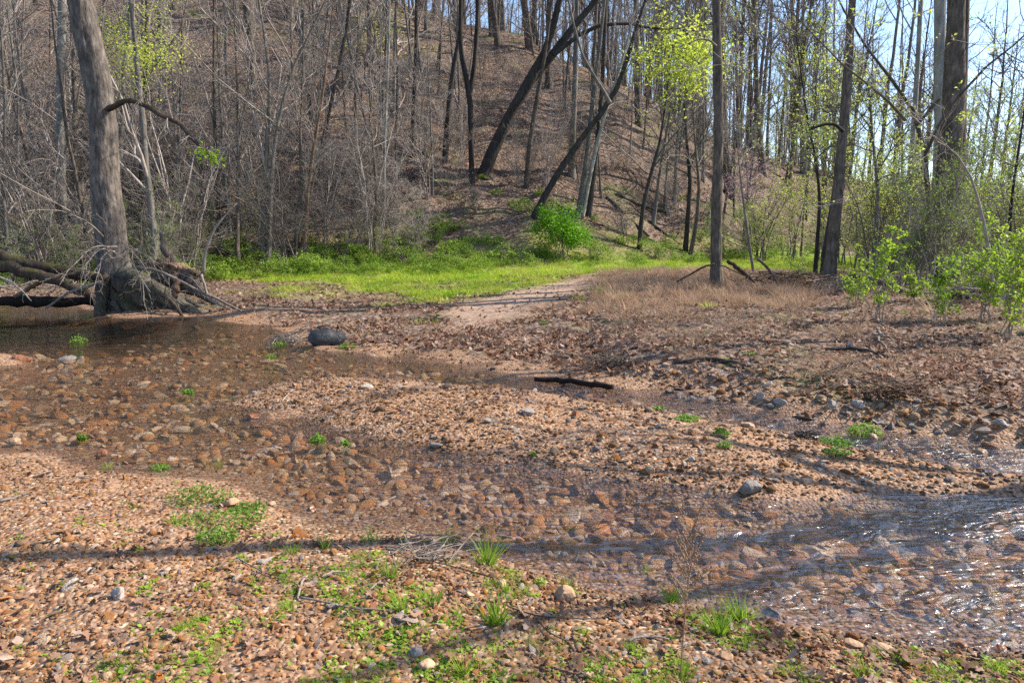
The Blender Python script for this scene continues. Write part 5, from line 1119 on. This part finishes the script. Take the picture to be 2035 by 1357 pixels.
debris('debris_pile', 1690, 580, 140, 30, 80, 'low stick debris right of the leaning pole', 1702, M_DRIFT, (.3, .9), .009)
debris('debris_pile', 1960, 590, 150, 34, 70, 'dark stick debris at the right edge under the saplings', 1703, M_BARK_BROWN, (.4, 1.2), .012)
debris('driftwood_tangle', 850, 1105, 160, 26, 60, 'tangle of driftwood twigs at the near water edge', 1704, M_DRIFT, (.08, .34), .0025)
debris('driftwood_tangle', 1215, 728, 80, 26, 60, 'root and twig tangle at the corner of the right bank', 1705, M_BARK_BROWN, (.15, .45), .004)
debris('driftwood_tangle', 1770, 790, 120, 46, 70, 'twig tangle sliding down the gravel of the right bank', 1706, M_DEAD, (.15, .5), .004)
debris('driftwood_tangle', 860, 640, 70, 14, 50, 'small dark heap of drift on the ford', 1707, M_BARK_BROWN, (.1, .4), .006)
debris('driftwood_tangle', 575, 682, 70, 20, 60, 'twig and leaf heap at the left end of the charred log', 1708, M_DRIFT, (.1, .4), .005)
debris('driftwood_tangle', 1590, 870, 60, 14, 36, 'dark drift knot on the bar beside the cress patch', 1709, M_BARK_DARK, (.08, .25), .003)
debris('driftwood_tangle', 110, 590, 170, 40, 60, 'dark brushy drift under the mossy logs', 1710, M_DRIFT, (.3, 1.0), .008)
TW = [([(470, 1113), (520, 1140), (560, 1155), (592, 1163)], [4, 4, 3, 2], 'thin twig slanting below the cress patch'), ([(592, 1195), (600, 1160), (612, 1148)], [6, 7, 5], 'short thick pale twig stub on the near bank'), ([(592, 1192), (640, 1200), (700, 1214), (780, 1218)], [6, 5, 5, 3], 'long grey twig lying left of the big grass tuft'),
 ([(1000, 1205), (1030, 1218), (1065, 1230), (1120, 1233), (1190, 1236), (1240, 1222)], [3, 4, 4, 4, 3, 2], 'long dark twig passing in front of the tan rock'), ([(1062, 1230), (1085, 1260), (1120, 1278), (1165, 1282)], [4, 4, 3, 2], 'forked twig running down from the long dark twig'), ([(735, 1178), (755, 1160), (772, 1143)], [6, 6, 5], 'pale straight stick under the driftwood tangle'),
 ([(1250, 1280), (1262, 1272), (1300, 1270), (1330, 1276)], [7, 7, 5, 3], 'pale crooked twig left of the dry stalk'), ([(1090, 1330), (1130, 1342), (1170, 1352)], [5, 5, 4], 'dark twig at the bottom edge, centre'), ([(860, 1120), (920, 1135), (980, 1152), (1020, 1164)], [3, 4, 4, 2], 'dark twig below the tallest grass tuft'),
 ([(0, 1000), (30, 992), (56, 984)], [9, 9, 5], 'flat pale driftwood sliver at the left edge'), ([(60, 1090), (95, 1080), (125, 1070)], [6, 6, 4], 'dark bark sliver on the left of the near bank'), ([(640, 1150), (660, 1142), (690, 1141)], [5, 6, 4], 'short bark strip in the near bank shadow'),
 ([(1345, 1292), (1380, 1282), (1430, 1284)], [4, 4, 3], 'pale thin twig right of the dry stalk foot'), ([(905, 815), (935, 800), (960, 790)], [4, 4, 3], 'pale twig lying on the crest of the bar'), ([(560, 800), (580, 778), (590, 768)], [4, 4, 2], 'thin twig on the left end of the bar')]
for i, (pts, w, lab) in enumerate(TW): stick('twig', pts, 0, [x * .8 for x in w], (M_DRIFT, M_BARK_BROWN)[('dark' in lab) * 1], lab, 'twig', 6, 12, .15, 60 + i, ground=True, lift=.012, group='twigs lying about')
def dry_stalk():
    p, Y = gz(1352, 1345); rg = np.random.default_rng(99); o = empty('dry_weed_stalk', p, 'tall dry weed stalk with tan seed heads before the water', 'dry weed')
    A, R = resample(P(np.array([1352., 1358, 1366, 1370, 1372]), np.array([1345., 1260, 1180, 1110, 1040]), Y) - p, np.array([.0026, .0023, .0019, .0014, .0008]), 14)
    obj('stalk', MB().tubes(A, R, 6).mesh('stalk'), M_STALK, o); c1, c2 = children(A[None], R[None], 34, .45, .96, .5, .14, .5, 5, rg, .1, .12, .0009); obj('side_stems', MB().tubes(c1, c2, 4).mesh('side_stems'), M_DEAD, o)
    tp = tip_points([c1], 420, rg, .3); m = MB()
    import bmesh
    bm = bmesh.new(); bmesh.ops.create_icosphere(bm, subdivisions=1, radius=1); v = np.array([x.co[:] for x in bm.verts]); f = np.array([[y.index for y in x.verts] for x in bm.faces]); bm.free()
    for t in tp: m.add(t + v * np.array([.0035, .0035, .0048]) * (.6 + .7 * rg.random()), None, f)
    tag(obj('seed_heads', m.mesh('seed_heads'), M_STRAW, o), kind='stuff')
dry_stalk()

# ------------------------------------------------------------------ rocks that stand out
ROCKS = [(1490, 978, 50, 34, 'G', 'blocky grey rock at the lower edge of the gravel bar'), (1120, 1190, 60, 36, 'T', 'oblong tan rock on the near bank amid grass'), (236, 1186, 34, 30, 'G', 'pointed pale grey rock on the left of the near bank'), (500, 832, 32, 14, 'R', 'red rock at the left tip of the bar'), (868, 890, 34, 16, 'G', 'flat grey rock at the lower left of the bar'),
 (1050, 822, 34, 22, 'G', 'grey slab tilted on the upper bar'), (1142, 825, 18, 16, 'R', 'small orange rock on the upper bar'), (1290, 942, 24, 24, 'T', 'brown upright stone at the lower bar edge'), (1380, 862, 26, 18, 'T', 'flat tan stone on the bar left of the weeds'), (1408, 862, 18, 16, 'T', 'pale round stone on the bar'),
 (1485, 848, 34, 18, 'T', 'pinkish broad stone on the bar by the narrow channel'), (1740, 875, 22, 24, 'T', 'upright rounded stone beside the cress patch on the bar'), (1732, 890, 22, 18, 'T', 'rounded stone at the right end of the cress patch'), (1705, 805, 26, 22, 'G', 'pale bluish block at the foot of the right bank'), (1665, 768, 22, 18, 'T', 'tan block on the slope of the right bank'),
 (1698, 764, 22, 18, 'G', 'white grey block high on the right bank slope'), (1655, 808, 28, 20, 'G', 'grey wedge at the water under the right bank'), (1990, 846, 30, 18, 'G', 'grey stone in the gravel slope near the right edge'), (1945, 930, 28, 20, 'T', 'brown stone where the bar meets the narrow channel at right'), (1840, 884, 18, 10, 'G', 'dark stone in the narrow channel'),
 (1865, 862, 22, 12, 'G', 'black wet stone in the narrow channel at right'), (40, 716, 40, 12, 'R', 'orange rock on the islet at the left edge'), (135, 728, 36, 10, 'G', 'pale flat stone holding cress in the left pool'), (30, 886, 40, 14, 'T', 'tan flat stone on the left spit'), (205, 905, 34, 16, 'R', 'dark red stone on the left spit'),
 (465, 1003, 44, 28, 'T', 'pale pink rock rising in the cress at the near spit'), (512, 1005, 26, 16, 'T', 'tan pebble stone right of the pale pink rock'), (538, 1003, 20, 12, 'T', 'small tan stone at the tip of the near spit'), (620, 1015, 24, 16, 'R', 'dark red cobble in the water off the near spit'), (1700, 1285, 50, 26, 'T', 'tan oblong stone at the near bank, right of centre'),
 (1750, 1292, 46, 22, 'T', 'greyish stone beside the tan oblong one'), (1905, 1285, 36, 18, 'R', 'reddish stone at the waterline at lower right'), (1440, 1305, 34, 20, 'T', 'angular pale stone right of the dry stalk'), (995, 1165, 22, 24, 'T', 'brown block below the tallest grass tuft'), (907, 1085, 22, 22, 'T', 'orange upright chip at the water edge'),
 (1170, 1345, 30, 16, 'T', 'tan stone at the bottom edge, centre right'), (845, 1325, 40, 24, 'T', 'tan stone near the bottom edge, left of centre'), (830, 1300, 40, 20, 'G', 'brown grey stone in the near bank shadow'), (935, 1185, 20, 14, 'T', 'pale stone left of the spreading grass tuft'), (520, 1120, 26, 14, 'G', 'bluish grey stone in the near bank shadow'),
 (600, 1112, 14, 14, 'G', 'small bluish pebble at the shadow edge'), (1010, 1130, 30, 16, 'T', 'pale flat stone at the near waterline'), (1330, 1178, 40, 12, 'R', 'purple brown cobble under the near water'), (1985, 1290, 30, 16, 'R', 'orange stone at the lower right waterline'), (1490, 1220, 30, 18, 'T', 'pale stone behind the sparse grass tuft')]
RM = {'G': M_STONE_GREY, 'T': M_STONE_TAN, 'R': M_STONE_RED}
for i, (a, b, w, h, c, lab) in enumerate(ROCKS):
    p, Y = gz(a, b); sx = w * Y / F / 2; sz = max(h * Y / F / 2, sx * .4)
    me = stone_mesh('rock', 1800 + i, 1.0, 1.0, 3, .10, round_=(c == 'T' and i % 3 == 0), cut=.46); v = np.empty(len(me.vertices) * 3, np.float32); me.vertices.foreach_get('co', v); v = v.reshape(-1, 3) * np.array([sx, sx * .8, sz], np.float32) * 1.1; me.vertices.foreach_set('co', v.ravel()); me.update()
    p[2] = max(p[2], -.02) + sz * .35; o = obj('rock', me, RM[c], None, p); o.rotation_euler = (rng.normal() * .15, rng.normal() * .15, rng.normal() * .4); tag(o, lab, 'rock', 'rocks that stand out')

# ------------------------------------------------------------------ trees just outside the frame whose shadows fall across the water
SHADE = [((7.2, 5.05), 1.35, 4, 'bare tree outside the right edge shading the near water'), ((9.0, 9.2), 1.2, 3, 'bare tree further back outside the right edge shading the channel')]
for (xy, s, k, lab) in SHADE: put_tree('creekside_tree', SLIM_PROTO[k], xy[0], xy[1], s * .9, k * 1.3 + .6, lab, 'trees outside the frame')
